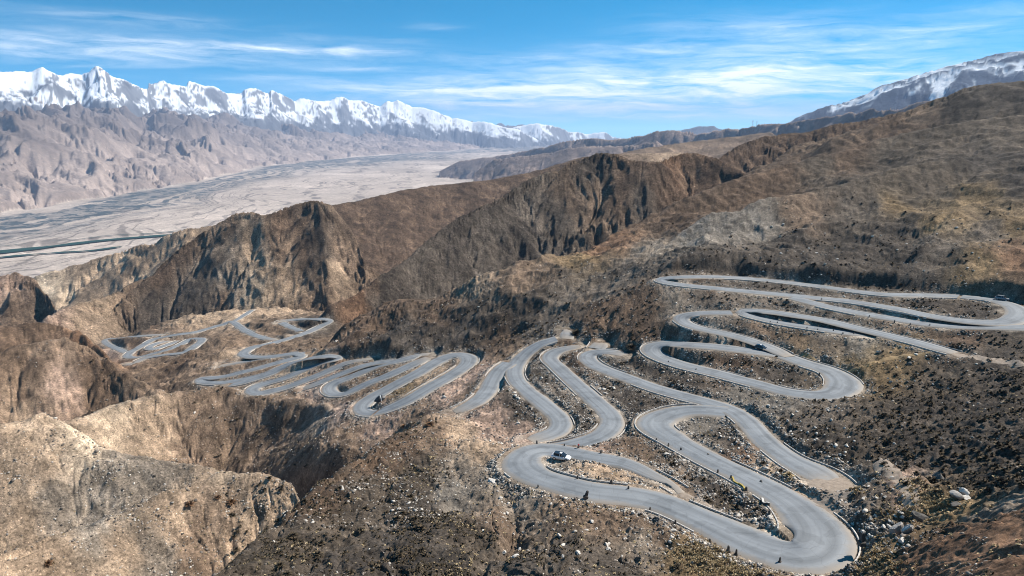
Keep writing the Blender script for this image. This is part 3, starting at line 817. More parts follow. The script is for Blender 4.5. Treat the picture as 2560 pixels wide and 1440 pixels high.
# soil patches (u, v, kind)
SOIL = [(100, 1150, 'tan'), (60, 1100, 'tan'), (200, 1100, 'palet'), (350, 1180, 'greyt'), (150, 1250, 'greyt'), (60, 1330, 'tan'), (250, 1240, 'greyt'), (430, 1260, 'tan'), (560, 1240, 'mid'),
        (680, 1230, 'tan'), (640, 1330, 'tan'), (480, 1380, 'mid'), (300, 1380, 'tan'), (120, 1420, 'tan'), (400, 1430, 'greyt'), (560, 1200, 'palet'), (250, 1300, 'grey'),
        (300, 1020, 'palet'), (400, 1000, 'tan'), (350, 1060, 'tan'), (500, 1000, 'mid'), (470, 1060, 'mid'), (600, 1020, 'mid'), (700, 1030, 'mid'), (560, 1100, 'mid'), (700, 1100, 'mid'), (800, 1060, 'greyt'),  # 'mid' on this hill face lightens the soil to make up for its shading
        (850, 1030, 'pink'), (950, 1055, 'pink'), (760, 1130, 'mid'), (640, 1160, 'mid'), (500, 1130, 'mid'), (870, 1090, 'mid'),  # the 'mid' points carry on the same lightening against the shaded facing
        (100, 900, 'mid'), (60, 960, 'brown'), (180, 880, 'mid'), (250, 950, 'brown'), (150, 960, 'pink'), (330, 980, 'mid'), (240, 1010, 'brown'), (60, 1010, 'tan'), (380, 1000, 'tan'),
        (100, 840, 'brown'), (200, 850, 'rust'), (50, 780, 'mid'), (40, 720, 'pink'), (100, 740, 'mid'), (120, 690, 'palet'), (230, 660, 'tan'), (350, 630, 'tan'), (300, 690, 'tan'),
        (200, 790, 'tan'), (260, 760, 'tan'), (320, 740, 'mid'), (400, 680, 'brown'), (150, 780, 'pink'), (440, 640, 'brown'),
        (560, 560, 'mid'), (620, 600, 'tan'), (660, 680, 'tan'), (540, 680, 'greyt'), (460, 720, 'scree'), (380, 780, 'dark'), (420, 780, 'scree'), (500, 760, 'scree'), (600, 700, 'greyt'), (560, 760, 'brown'), (640, 735, 'palet'),
        (740, 580, 'brown'), (780, 540, 'mid'), (760, 620, 'brown'), (720, 680, 'tan'), (790, 600, 'dark'), (700, 560, 'brown'),
        (900, 550, 'brown'), (1000, 520, 'brown'), (1100, 490, 'brown'), (1250, 460, 'brown'), (860, 620, 'mid'), (840, 680, 'tan'), (950, 620, 'brown'), (900, 660, 'mid'),
        (950, 710, 'dark'), (1050, 660, 'scree'), (1150, 600, 'dark'), (1180, 660, 'scree'), (1250, 560, 'scree'), (1300, 600, 'dark'), (1350, 520, 'scree'), (1420, 470, 'mid'), (1480, 420, 'dark'), (1500, 500, 'mid'),
        (1560, 460, 'brown'), (1640, 440, 'brown'), (1680, 400, 'rust'), (1600, 500, 'scree'), (1720, 440, 'brown'), (1400, 570, 'scree'),
        (480, 790, 'tan'), (700, 770, 'tan'), (560, 790, 'tan'), (800, 740, 'mid'), (900, 740, 'rust'),
        (880, 820, 'brown'), (950, 790, 'brown'), (1000, 840, 'dark'), (1100, 780, 'brown'), (1100, 850, 'dark'), (1200, 700, 'tan'), (1200, 800, 'dark'), (1280, 690, 'mid'), (1350, 680, 'mid'), (1300, 780, 'dark'),
        (1400, 720, 'scree'), (1450, 650, 'gold'), (1520, 620, 'rust'), (1500, 720, 'scree'), (1580, 690, 'scree'), (1600, 760, 'brown'), (1500, 800, 'brown'), (1250, 850, 'brown'), (1350, 820, 'scree'),
        (1640, 610, 'greyt'), (1780, 560, 'grey'), (1750, 600, 'grey'), (1700, 540, 'brown'), (1850, 480, 'brown'), (1900, 560, 'grey'), (2000, 530, 'mid'), (1950, 430, 'brown'), (2050, 420, 'shrub'), (2000, 620, 'dark'), (2150, 620, 'dark'), (2250, 580, 'dark'), (1880, 620, 'scree'),
        (2100, 380, 'brown'), (2250, 400, 'shrub'), (2350, 350, 'shrub'), (2450, 280, 'shrub'), (2500, 230, 'dark'), (2400, 260, 'dark'), (2150, 460, 'shrub'), (2300, 480, 'shrub'), (2450, 400, 'dark'), (2550, 330, 'shrub'), (2150, 520, 'scree'), (2250, 520, 'gold'), (2350, 540, 'gold'), (2450, 500, 'gold'), (2540, 560, 'gold'), (2480, 590, 'scree'), (2540, 460, 'dark'),
        (2350, 620, 'scree'), (2450, 650, 'gold'), (2540, 650, 'rust'), (2300, 660, 'dark'), (2100, 670, 'dark'), (1900, 670, 'dark'), (1750, 640, 'dark'),
        (1800, 350, 'tan'), (1900, 370, 'brown'), (2000, 340, 'brown'), (2150, 300, 'brown'), (2300, 270, 'mid'), (2250, 330, 'brown'),
        (1750, 710, 'brown'), (1850, 715, 'scree'), (2150, 745, 'shrub'), (2300, 760, 'dark'), (2450, 775, 'dark'), (1900, 760, 'scree'), (2000, 780, 'dark'), (1750, 750, 'scree'), (1700, 740, 'greyt'), (1780, 800, 'scree'), (1900, 820, 'mid'), (2050, 840, 'scree'), (2150, 870, 'grey'), (2000, 860, 'mid'), (2250, 800, 'mid'), (2400, 840, 'brown'), (2500, 850, 'shrub'),
        (2150, 910, 'gold'), (2250, 890, 'gold'), (2000, 870, 'gold'), (2200, 960, 'gold'), (2350, 940, 'shrub'), (2500, 920, 'dark'), (2300, 1020, 'dark'), (2450, 1020, 'dark'), (2200, 1050, 'shrub'), (2350, 1120, 'dark'), (2500, 1100, 'dark'), (2250, 1120, 'dark'), (2450, 1200, 'dark'), (2540, 1180, 'shrub'), (2200, 1150, 'shrub'),
        (2250, 1190, 'pink'), (2280, 1240, 'pink'), (2330, 1240, 'gold'), (2420, 1250, 'gold'), (2180, 1200, 'scree'), (2200, 1260, 'scree'), (2160, 1300, 'scree'), (2120, 1250, 'scree'), (2350, 1290, 'gold'),
        (2400, 1330, 'rust'), (2500, 1300, 'rust'), (2540, 1380, 'rust'), (2350, 1390, 'rust'), (2250, 1420, 'rust'), (2500, 1430, 'rust'), (2200, 1390, 'gold'), (2480, 1270, 'greyt'), (2050, 1230, 'tan'),
        (2100, 1130, 'shrub'), (2000, 1050, 'scree'), (1950, 1010, 'grey'), (2080, 1060, 'scree'), (1850, 990, 'grey'), (2030, 1110, 'dark'),
        (1700, 900, 'scree'), (1800, 910, 'brown'), (1950, 930, 'dark'), (1850, 895, 'brown'), (1700, 950, 'dark'), (1620, 920, 'dark'), (1560, 900, 'scree'), (1700, 840, 'brown'), (1800, 855, 'dark'), (1600, 850, 'brown'),
        (1600, 1000, 'dark'), (1680, 1020, 'dark'), (1500, 960, 'scree'), (1560, 1020, 'dark'), (1420, 1000, 'scree'), (1380, 960, 'scree'), (1450, 1040, 'dark'), (1320, 1030, 'dark'), (1290, 1000, 'dark'), (1350, 930, 'scree'), (1440, 910, 'brown'), (1600, 1090, 'mid'), (1480, 1110, 'pink'), (1250, 1030, 'pink'), (1220, 1060, 'pink'), (1300, 1080, 'pink'), (1200, 930, 'pink'), (1150, 960, 'pink'), (1260, 890, 'mid'), (1100, 1000, 'pink'), (1180, 980, 'mid'), (1060, 1020, 'mid'),
        (1750, 1080, 'grey'), (1800, 1110, 'scree'), (1850, 1150, 'rust'), (1720, 1065, 'grey'), (1900, 1170, 'tan'), (1680, 1130, 'scree'), (1750, 1190, 'dark'), (1800, 1240, 'dark'), (1880, 1270, 'dark'), (1700, 1220, 'mid'), (1900, 1315, 'palet'), (1940, 1310, 'palet'), (1800, 1290, 'mid'), (1620, 1140, 'mid'), (1650, 1210, 'tan'), (1570, 1190, 'tan'), (1450, 1180, 'tan'), (1400, 1165, 'greyt'), (1500, 1195, 'tan'), (1720, 1260, 'tan'),
        (1200, 1130, 'tan'), (1150, 1180, 'greyt'), (1230, 1210, 'greyt'), (1130, 1230, 'grey'), (1300, 1260, 'greyt'), (1450, 1260, 'mid'), (1250, 1300, 'mid'), (1550, 1290, 'mid'), (1650, 1330, 'mid'), (1180, 1350, 'shrub'), (1400, 1380, 'scree'), (1300, 1420, 'scree'), (1550, 1420, 'scree'), (1700, 1390, 'gold'), (1780, 1410, 'gold'), (1620, 1380, 'greyt'), (1860, 1420, 'mid'),
        (1050, 1180, 'shrub'), (1000, 1250, 'shrub'), (1060, 1280, 'dark'), (920, 1220, 'shrub'), (880, 1310, 'shrub'), (780, 1330, 'shrub'), (980, 1350, 'dark'), (1080, 1400, 'dark'), (700, 1420, 'shrub'), (850, 1420, 'dark'), (1000, 1130, 'brown'), (920, 1160, 'brown'), (1080, 1090, 'mid'), (1150, 1080, 'tan'), (800, 1260, 'brown'),
        (1060, 930, 'tan'), (1000, 970, 'gold'), (960, 940, 'mid'), (900, 965, 'mid'), (800, 965, 'pink'), (720, 935, 'tan'), (640, 920, 'mid'), (560, 930, 'mid'), (700, 870, 'mid'), (620, 860, 'mid'), (700, 820, 'mid'), (770, 815, 'dark'), (540, 850, 'mid'), (480, 870, 'mid'), (420, 860, 'mid'), (340, 850, 'brown'), (300, 880, 'pink'), (500, 900, 'mid'), (440, 915, 'brown'), (380, 930, 'mid'), (820, 850, 'mid'), (760, 860, 'mid'), (580, 880, 'tan')]

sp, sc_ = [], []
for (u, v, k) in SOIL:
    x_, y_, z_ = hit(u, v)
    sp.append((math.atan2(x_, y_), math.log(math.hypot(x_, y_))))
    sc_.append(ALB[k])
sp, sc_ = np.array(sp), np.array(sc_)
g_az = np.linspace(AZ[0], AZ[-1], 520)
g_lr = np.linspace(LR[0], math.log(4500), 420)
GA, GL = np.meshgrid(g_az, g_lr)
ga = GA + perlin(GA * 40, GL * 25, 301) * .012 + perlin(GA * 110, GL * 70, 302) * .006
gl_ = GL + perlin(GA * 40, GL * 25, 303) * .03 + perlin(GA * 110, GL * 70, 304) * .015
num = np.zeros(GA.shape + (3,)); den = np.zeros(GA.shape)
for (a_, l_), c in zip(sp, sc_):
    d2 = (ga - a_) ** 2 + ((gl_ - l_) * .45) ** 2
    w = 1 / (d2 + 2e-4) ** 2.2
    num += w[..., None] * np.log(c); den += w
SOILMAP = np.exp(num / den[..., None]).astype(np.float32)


def bilc(azs, lrs):
    fa = np.clip((azs - g_az[0]) / (g_az[1] - g_az[0]), 0, len(g_az) - 1.001)
    fr = np.clip((lrs - g_lr[0]) / (g_lr[1] - g_lr[0]), 0, len(g_lr) - 1.001)
    ia, ir = fa.astype(int), fr.astype(int)
    ta, tr = (fa - ia)[None, :, None].astype(np.float32), (fr - ir)[:, None, None].astype(np.float32)
    g = SOILMAP
    top = g[ir][:, ia] * (1 - ta) + g[ir][:, ia + 1] * ta
    bot = g[ir + 1][:, ia] * (1 - ta) + g[ir + 1][:, ia + 1] * ta
    return top * (1 - tr) + bot * tr


ALBEDO = np.empty((NR, NA, 4), np.float32)
NC = int(np.searchsorted(RR, 4300))
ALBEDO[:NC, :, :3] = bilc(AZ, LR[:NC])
ALBEDO[..., 3] = 1.0
# pale gravel verges and rubble banks along the road
N1 = int(np.searchsorted(RR, 1300))
x, y = X[:N1], Y[:N1]
vg = VERGE[:N1] * np.clip(.45 + fbm(x / 5, y / 5, 3, 311) * .9, 0, 1)
vg = vg[..., None] * .8
ALBEDO[:N1, :, :3] = ALBEDO[:N1, :, :3] * (1 - vg) + np.array([.36, .30, .24], np.float32) * vg
# broad mottling of soil and scrub
mo = np.exp(fbm(x / 30, y / 30, 4, 321) * .30 + fbm(x / 6, y / 6, 3, 327, .6) * .28).astype(np.float32)
ALBEDO[:N1, :, :3] *= mo[..., None]
# eroded channels hold paler debris, ribs show the darker crust
ALBEDO[:N1, :, :3] *= np.exp(np.clip(-ERO[:N1], -1.2, 1.2) * .20 * (1 - EMB[:N1]))[..., None]
del x, y, mo, vg
# gully streaks of lighter scree on the hills behind
j1 = int(np.searchsorted(RR, 3900))
x, y = X[N1:j1], Y[N1:j1]
mo = np.exp(fbm(x / 70, y / 70, 5, 331, .6) * .45 - np.clip(ERO[N1:j1], -1.4, 1.4) * .26).astype(np.float32)
ALBEDO[N1:j1, :, :3] *= mo[..., None]
# plain: gravel flats with braided channels and dark fields
jp = int(np.searchsorted(RR, 2200))
x, y = X[jp:], Y[jp:]
isp = CLS[jp:] == NAMES.index('plain')
base = np.array([.45, .37, .31], np.float32) * np.exp(fbm(x / 1300, y / 1300, 5, 341, .6) * .25)[..., None]
# flow coordinates along the valley: away to the right
rbx = rb[None] - RR[jp:, None]
reld = rbx / rb[None]
wob = fbm(x / 1500, y / 1500, 4, 351) * .09
str1 = ridged(reld * 26 + wob * 30, (AZ[None] + 0 * x) * 9 + wob * 8, 4, 357, .6)
belt = sstep(.0, .04, reld + wob * .3) * sstep(.34, .16, reld + wob * .5)
dk = sstep(.30, .45, str1) * belt
str2 = ridged(reld * 40 + wob * 40, (AZ[None] + 0 * x) * 14, 3, 367, .6)
dk2 = sstep(.70, .80, str2) * sstep(.12, .25, reld) * .55
speck = sstep(.25, .75, fbm(x / 130, y / 130, 4, 371, .65) + .42)
dk = np.clip(dk * (.5 + .7 * speck), 0, .97)[..., None]
base = base * (1 - dk) + np.array([.055, .075, .082], np.float32) * dk
base = base * (1 - dk2[..., None] * .9)
m3 = isp
ALBEDO[jp:, :, :3][m3] = base[m3]
ALBEDO[jp:, :, 3] = .35
# foothills, far hills, snow
cf = np.array([.26, .205, .175], np.float32) * np.exp(fbm(x / 1100, y / 1100, 5, 381, .6) * .3)[..., None]
up = sstep(-500, 250, Zb[jp:])[..., None]
cf = cf * (1.08 - .5 * up) * np.exp(-np.clip(ERO[jp:], -1.4, 1.4) * .18)[..., None]
m3 = CLS[jp:] == NAMES.index('foothill')
ALBEDO[jp:, :, :3][m3] = cf[m3]
ch = np.array([.20, .15, .125], np.float32) * np.exp(fbm(x / 500, y / 500, 5, 391, .6) * .35)[..., None]
m3 = CLS[jp:] == NAMES.index('far_hill')
ALBEDO[jp:, :, :3][m3] = ch[m3]
m3 = CLS[jp:] == NAMES.index('snow_mountain')
# snow lies above a line that drops towards the far end of the range
SNOW = [(-100, 262), (0, 238), (60, 248), (150, 268), (240, 268), (330, 270), (420, 278), (500, 286), (620, 290), (700, 292), (800, 306), (900, 305), (1000, 306), (1100, 322), (1200, 330), (1300, 346), (1450, 352), (1560, 350)]
sa = np.array([ray(u, v)[0] for u, v in SNOW]); stn = np.array([ray(u, v)[1] for u, v in SNOW])
tl = np.interp(AZ, sa, stn)
rowr = RR[jp:, None]
refr = np.interp(AZ, sa, np.linspace(13000, 26500, len(sa)))
zs = tl * refr
zs = np.where(AZ > ray(1620, 300)[0], 300.0, zs)
zs = np.where(AZ > ray(1900, 300)[0], np.interp(AZ, [ray(1960, 0)[0], ray(2100, 0)[0], ray(2300, 0)[0], ray(2560, 0)[0]], [90, 240, 300, 200]), zs)
gz = np.zeros_like(x)
gz[1:-1] = (Zb[jp + 2:] - Zb[jp:-2]) / (RR[jp + 2:] - RR[jp:-2])[:, None]
ga_ = np.zeros_like(x)
ga_[:, 1:-1] = (Zb[jp:, 2:] - Zb[jp:, :-2]) / ((AZ[2:] - AZ[:-2])[None] * rowr)
slope = np.hypot(gz, ga_)
sn = sstep(-60, 60, Zb[jp:] - zs[None] + fbm(x / 420, y / 420, 6, 401, .65) * 230)
right = (AZ > ray(1900, 300)[0])[None]
lim = np.where(right, .95, 1.0) + fbm(x / 300, y / 300, 4, 411, .65) * np.where(right, .4, .32)
sn = sn * (1 - sstep(lim, lim + .18, slope) * .9)
sn = np.clip(sn * np.where(right, 1.1 * sstep(.75, -.15, ERO[jp:] + .3), sstep(1.5, .5, ERO[jp:])), 0, 1)
sn = sn[..., None]
rock = np.where(right[..., None], np.array([.058, .074, .105], np.float32), np.array([.105, .108, .118], np.float32)) * np.exp(fbm(x / 400, y / 400, 4, 421, .6) * .3)[..., None]
cs = rock * (1 - sn) + np.array([.76, .78, .81], np.float32) * sn
ALBEDO[jp:, :, :3][m3] = cs[m3]
ALBEDO[jp:, :, 3][m3] = .12
del x, y, base, cf, ch, cs, rock, sn, slope, gz, ga_
ALBEDO[..., :3] = np.clip(ALBEDO[..., :3], .01, .93)


# ------------------------------------------------------------------ materials
def new_mat(name):
    m = bpy.data.materials.new(name)
    m.use_nodes = True
    return m, NT(m.node_tree)


def out_surface(t, sh):
    o = t.n('ShaderNodeOutputMaterial')
    t.t.links.new(sh, o.inputs['Surface'])


def ground_material(name, s0, lo, hi, bump, bump_d):
    m, t = new_mat(name)
    at = t.n('ShaderNodeVertexColor', layer_name='albedo')
    pos = t.n('ShaderNodeNewGeometry').outputs['Position']
    n1 = t.noise(pos, s0, 9, .72, .3)
    n2 = t.noise(pos, s0 * 7, 7, .8)
    n3 = t.n('ShaderNodeTexVoronoi', {'Vector': pos, 'Scale': s0 * 6}, feature='F1')
    a = t.m('ADD', t.m('MULTIPLY', n1, .45), t.m('MULTIPLY', n2, .55))
    k = t.n('ShaderNodeMapRange', {0: n1, 1: .36, 2: .64, 3: lo, 4: hi}).outputs[0]
    k2 = t.ramp(n2, [(.36, .25), (.46, .85), (.56, 1.15), (.66, 2.1)])
    k = t.m('MULTIPLY', k, k2)
    # scattered pale stones and dark tufts
    rnd = t.n('ShaderNodeSeparateColor', {0: n3.outputs['Color']}).outputs[0]
    near_ = t.ramp(n3.outputs['Distance'], [(.0, 1.0), (.16, 1.0), (.24, 0.0)])
    pale = t.m('MULTIPLY', near_, t.m('GREATER_THAN', rnd, .86))
    dark = t.m('MULTIPLY', near_, t.m('LESS_THAN', rnd, .26))
    k = t.m('MULTIPLY', k, t.m('ADD', 1.0, t.m('MULTIPLY', pale, 1.6)))
    k = t.m('MULTIPLY', k, t.m('SUBTRACT', 1.0, t.m('MULTIPLY', dark, .6)))
    k = t.m('ADD', t.m('MULTIPLY', t.m('SUBTRACT', k, 1.0), at.outputs['Alpha']), 1.0)
    col = t.vm('SCALE', at.outputs['Color'])
    t.t.links.new(k, col.node.inputs['Scale'])
    b = t.n('ShaderNodeBump', {'Height': a, 'Strength': bump, 'Distance': bump_d})
    bs = t.n('ShaderNodeBsdfPrincipled', {'Base Color': col, 'Roughness': .95, 'Specular IOR Level': .15, 'Normal': b.outputs[0]})
    out_surface(t, bs.outputs[0])
    return m


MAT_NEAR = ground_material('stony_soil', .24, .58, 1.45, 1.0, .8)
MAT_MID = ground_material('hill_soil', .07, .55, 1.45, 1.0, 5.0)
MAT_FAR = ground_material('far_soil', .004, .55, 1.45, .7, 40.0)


# ------------------------------------------------------------------ terrain meshes
def tagged(o, label=None, cat=None, group=None, kind=None):
    if label: o['label'] = label
    if cat: o['category'] = cat
    if group: o['group'] = group
    if kind: o['kind'] = kind
    return o


def grid_mesh(name, mask, mat, label, cat):
    """faces of the height grid where mask (per cell) holds"""
    jj, ii = np.nonzero(mask)
    v00 = jj * NA + ii
    quads = np.stack([v00, v00 + 1, v00 + 1 + NA, v00 + NA], 1)
    used, inv = np.unique(quads, return_inverse=True)
    quads = inv.reshape(quads.shape).astype(np.int32)
    co = np.stack([X.ravel()[used], Y.ravel()[used], Zb.ravel()[used] + CAMZ], 1).astype(np.float32)
    me = bpy.data.meshes.new(name)
    me.vertices.add(len(used)); me.vertices.foreach_set('co', co.ravel())
    nf = len(quads)
    me.loops.add(nf * 4); me.loops.foreach_set('vertex_index', quads.ravel())
    me.polygons.add(nf)
    me.polygons.foreach_set('loop_start', np.arange(0, nf * 4, 4, dtype=np.int32))
    me.polygons.foreach_set('loop_total', np.full(nf, 4, np.int32))
    me.polygons.foreach_set('use_smooth', np.ones(nf, bool))
    ca = me.color_attributes.new('albedo', 'FLOAT_COLOR', 'POINT')
    ca.data.foreach_set('color', ALBEDO.reshape(-1, 4)[used].ravel())
    me.update()
    me.materials.append(mat)
    o = bpy.data.objects.new(name, me)
    COL.objects.link(o)
    return tagged(o, label, cat, kind='structure')


cc = CLS[:-1, :-1]
ids = {n: i for i, n in enumerate(NAMES)}
GROUPS = [
    ('ground', ['basin', 'spur', 'hillside'], MAT_NEAR, 'stony brown slopes carrying the switchback road', 'ground'),
    ('left_hills', ['mid_hill', 'tan_cone', 'tan_shoulder', 'brown_hill'], MAT_NEAR, 'tan and brown rounded hills beside the road on the left', 'hills'),
    ('middle_hills', ['pink_hill', 'tan_ridge', 'pale_ridge', 'cone_hill', 'smooth_ridge', 'rugged_ridge', 'brown_dome', 'tan_hill'], MAT_MID, 'bare brown gullied ridges between the road and the valley', 'hills'),
    ('valley_floor', ['plain'], MAT_FAR, 'wide pale gravel valley floor with braided dark channels', 'valley'),
    ('foothills', ['foothill', 'far_hill'], MAT_FAR, 'bare grey pink foothills beyond the valley', 'hills'),
    ('mountains', ['snow_mountain'], MAT_FAR, 'snow covered mountain range on the skyline', 'mountains'),
]
done = np.zeros(cc.shape, bool)
for (nm, kinds, mt, lb, ct) in GROUPS:
    m = np.isin(cc, [ids[k] for k in kinds])
    grid_mesh(nm, m, mt, lb, ct)

# ------------------------------------------------------------------ road surface and its kerb stones
def mesh_obj(name, co, faces, mat, parent=None, smooth=True, mats=None, midx=None):
    me = bpy.data.meshes.new(name)
    me.from_pydata([tuple(c) for c in co], [], [tuple(f) for f in faces])
    for mm in (mats or [mat]):
        me.materials.append(mm)
    if midx is not None:
        me.polygons.foreach_set('material_index', np.asarray(midx, np.int32))
    me.polygons.foreach_set('use_smooth', np.full(len(me.polygons), smooth, bool))
    me.update()
    o = bpy.data.objects.new(name, me)
    COL.objects.link(o)
    if parent: o.parent = parent
    return o


m, t = new_mat('worn_asphalt')
pos = t.n('ShaderNodeNewGeometry').outputs['Position']
uv = t.n('ShaderNodeUVMap', uv_map='UVMap').outputs[0]
su = t.n('ShaderNodeSeparateXYZ', {0: uv})
lane = t.noise(t.n('ShaderNodeCombineXYZ', {0: t.m('MULTIPLY', su.outputs[0], 9.0), 1: t.m('MULTIPLY', su.outputs[1], .03), 2: 0.0}).outputs[0], 1.0, 4, .6)
pat = t.noise(pos, .12, 5, .6)
patch = t.ramp(t.noise(pos, .22, 2, .4), [(.56, 0.0), (.58, 1.0)])
crack = t.n('ShaderNodeTexVoronoi', {'Vector': t.n('ShaderNodeMixRGB', {0: .12, 1: pos, 2: t.n('ShaderNodeTexNoise', {'Vector': pos, 'Scale': .8}).outputs[1]}).outputs[0], 'Scale': .28}, feature='DISTANCE_TO_EDGE').outputs['Distance']
crack = t.ramp(crack, [(.0, .80), (.014, 1.0)])
wheel = t.ramp(t.m('ABSOLUTE', t.m('SUBTRACT', t.m('ABSOLUTE', t.m('SUBTRACT', su.outputs[0], .5)), .2)), [(.0, .80), (.11, 1.0)])
gr = t.noise(pos, 5.0, 3, .7)
edge = t.m('ABSOLUTE', t.m('SUBTRACT', su.outputs[0], .5))
dust = t.ramp(t.m('ADD', edge, t.m('MULTIPLY', t.m('SUBTRACT', t.noise(pos, .5, 4, .6), .5), .16)), [(.33, 0.0), (.5, .95)])
k = t.m('ADD', t.m('ADD', t.m('MULTIPLY', lane, .34), t.m('MULTIPLY', pat, .30)), t.m('MULTIPLY', gr, .12))
enddust = t.n('ShaderNodeAttribute', attribute_name='dust').outputs['Fac']
dust = t.m('MAXIMUM', dust, t.m('MULTIPLY', t.m('ADD', enddust, t.m('MULTIPLY', t.m('SUBTRACT', pat, .5), .5)), enddust, clamp=True), clamp=True)
base = t.ramp(k, [(.24, (.125, .133, .142)), (.56, (.268, .279, .290))])
wk = t.m('MULTIPLY', t.m('MULTIPLY', crack, wheel), t.m('SUBTRACT', 1.0, t.m('MULTIPLY', patch, .14)))
bw = t.vm('SCALE', base); t.t.links.new(wk, bw.node.inputs['Scale'])
col = t.mix(dust, bw, (.27, .225, .18, 1))
rb_ = t.n('ShaderNodeBump', {'Height': gr, 'Strength': .25, 'Distance': .03})
bs = t.n('ShaderNodeBsdfPrincipled', {'Base Color': col, 'Roughness': .72, 'Specular IOR Level': .3, 'Normal': rb_.outputs[0]})
out_surface(t, bs.outputs[0])
MAT_ROAD = m
m, t = new_mat('pale_stone')
pos = t.n('ShaderNodeNewGeometry').outputs['Position']
c = t.ramp(t.noise(pos, 1.6, 5, .65), [(.3, (.30, .27, .24)), (.7, (.62, .58, .53))])
out_surface(t, t.n('ShaderNodeBsdfPrincipled', {'Base Color': c, 'Roughness': .9}).outputs[0])
MAT_PALE = m
m, t = new_mat('dark_stone')
pos = t.n('ShaderNodeNewGeometry').outputs['Position']
c = t.ramp(t.noise(pos, 1.3, 5, .7), [(.3, (.035, .032, .03)), (.7, (.13, .115, .10))])
out_surface(t, t.n('ShaderNodeBsdfPrincipled', {'Base Color': c, 'Roughness': .9}).outputs[0])
MAT_DARK = m

co, fc, uvs = [], [], []
OFFS = [-.5, -.44, -.25, 0, .25, .44, .5]
kco, kfc = [], []
random.seed(5)
EDGES = []
dustv = []
for ip, (p3, ww, closed, free) in enumerate(PATHS):
    n = len(p3)
    tg = np.gradient(p3[:, :2], axis=0)
    if closed:
        tg[0] = tg[-1] = p3[1, :2] - p3[-2, :2]
    tg /= np.linalg.norm(tg, axis=1)[:, None] + 1e-9
    nrm = np.stack([tg[:, 1], -tg[:, 0]], 1)
    cur = np.gradient(np.unwrap(np.arctan2(tg[:, 1], tg[:, 0]))) / 1.2       # + is a left bend, whose inner side is -nrm
    cur = gsm(cur, 2.0, closed)
    limr = .62 / np.maximum(np.abs(cur), 1e-4)
    limr = np.array([limr[max(0, i - 5):i + 6].min() for i in range(n)])
    limr = gsm(np.minimum(limr, 30), 2.5, closed)
    b0 = len(co)
    wob = [gsm(np.random.default_rng(ip * 7 + q).normal(0, 1, n), 2.5) * .32 for q in (0, 1)]
    for i in range(n):
        du = 0.0
        fl = 10.0 if n < 150 else 22.0
        if free[0]: du = max(du, 1 - i / fl)
        if free[1]: du = max(du, 1 - (n - 1 - i) / (fl * (1.7 if n > 250 else 1)))
        du = min(max(du, 0.0), 1.0)
        for k_, o_ in enumerate(OFFS):
            e = wob[0][i] * (o_ < -.4) - wob[1][i] * (o_ > .4)
            of = o_ * ww[i] * (1 - .35 * du * du) + e * (1 + 2.5 * du)
            lim = limr[i]
            if of * cur[i] < 0 and abs(of) > lim:
                of = math.copysign(lim + .04 * (abs(of) - lim), of)
            q = p3[i, :2] + nrm[i] * of
            zc = p3[i, 2] + CAMZ + .06 + ip * .004 - (abs(o_) * 2) ** 2 * .08
            if abs(o_) == .5:
                zc -= .25
            zc -= .22 * du * du
            co.append((q[0], q[1], zc))
            uvs.append((o_ + .5, i * 1.2))
            dustv.append(du)
    for i in range(n - 1):
        for k_ in range(len(OFFS) - 1):
            a = b0 + i * len(OFFS) + k_
            fc.append((a, a + 1, a + 1 + len(OFFS), a + len(OFFS)))
    # low broken pale edging on both sides
    for sd in (-1, 1):
        ed = p3[:, :2] + nrm * (sd * (ww / 2 + .35))[:, None]
        EDGES.append((ed, p3[:, 2], sd, ip, nrm * sd, tg))
road = mesh_obj('road', co, fc, MAT_ROAD)
ul = road.data.uv_layers.new(name='UVMap')
li = np.empty(len(road.data.loops), np.int32)
road.data.loops.foreach_get('vertex_index', li)
ul.data.foreach_set('uv', np.array(uvs, np.float32)[li].ravel())
da = road.data.attributes.new('dust', 'FLOAT', 'POINT')
da.data.foreach_set('value', np.array(dustv, np.float32))
tagged(road, 'pale grey asphalt road winding down in hairpin bends', 'road', kind='structure')

# low pale edging stones along the road, broken and half buried
kco, kfc = [], []
for (ed, ez, sd, ip, nv, tg) in EDGES:
    n = len(ed)
    gap = gsm(np.random.default_rng(900 + ip * 2 + (sd > 0)).normal(0, 1, n), 5)
    BDk = ground_np(ed[:, 0], ed[:, 1], BD)
    for i in range(n - 1):
        if gap[i] < .02 or BDk[i] < .05:
            continue
        h0 = .10 + .16 * abs(gap[i])
        b0 = len(kco)
        for q in (i, i + 1):
            for (off, hh) in ((-.13, -.3), (-.11, h0), (.11, h0 - .03), (.14, -.5)):
                p = ed[q] + nv[q] * off + tg[q] * (.03 if q == i else -.05)
                kco.append((p[0], p[1], ez[q] + CAMZ + .02 + hh))
        for k_ in range(3):
            kfc.append((b0 + k_, b0 + k_ + 1, b0 + k_ + 5, b0 + k_ + 4))
        kfc.append((b0, b0 + 1, b0 + 2, b0 + 3)); kfc.append((b0 + 4, b0 + 5, b0 + 6, b0 + 7))
kerb = mesh_obj('kerb', kco, kfc, MAT_PALE, smooth=False)
tagged(kerb, 'broken pale edging stones along both sides of the road', 'kerb', kind='structure')

# ------------------------------------------------------------------ dirt tracks and the green river arm
def plain_hit(u, v):
    a, t_ = ray(u, v)
    r = -600.0 / t_
    return r * math.sin(a), r * math.cos(a), -600.0


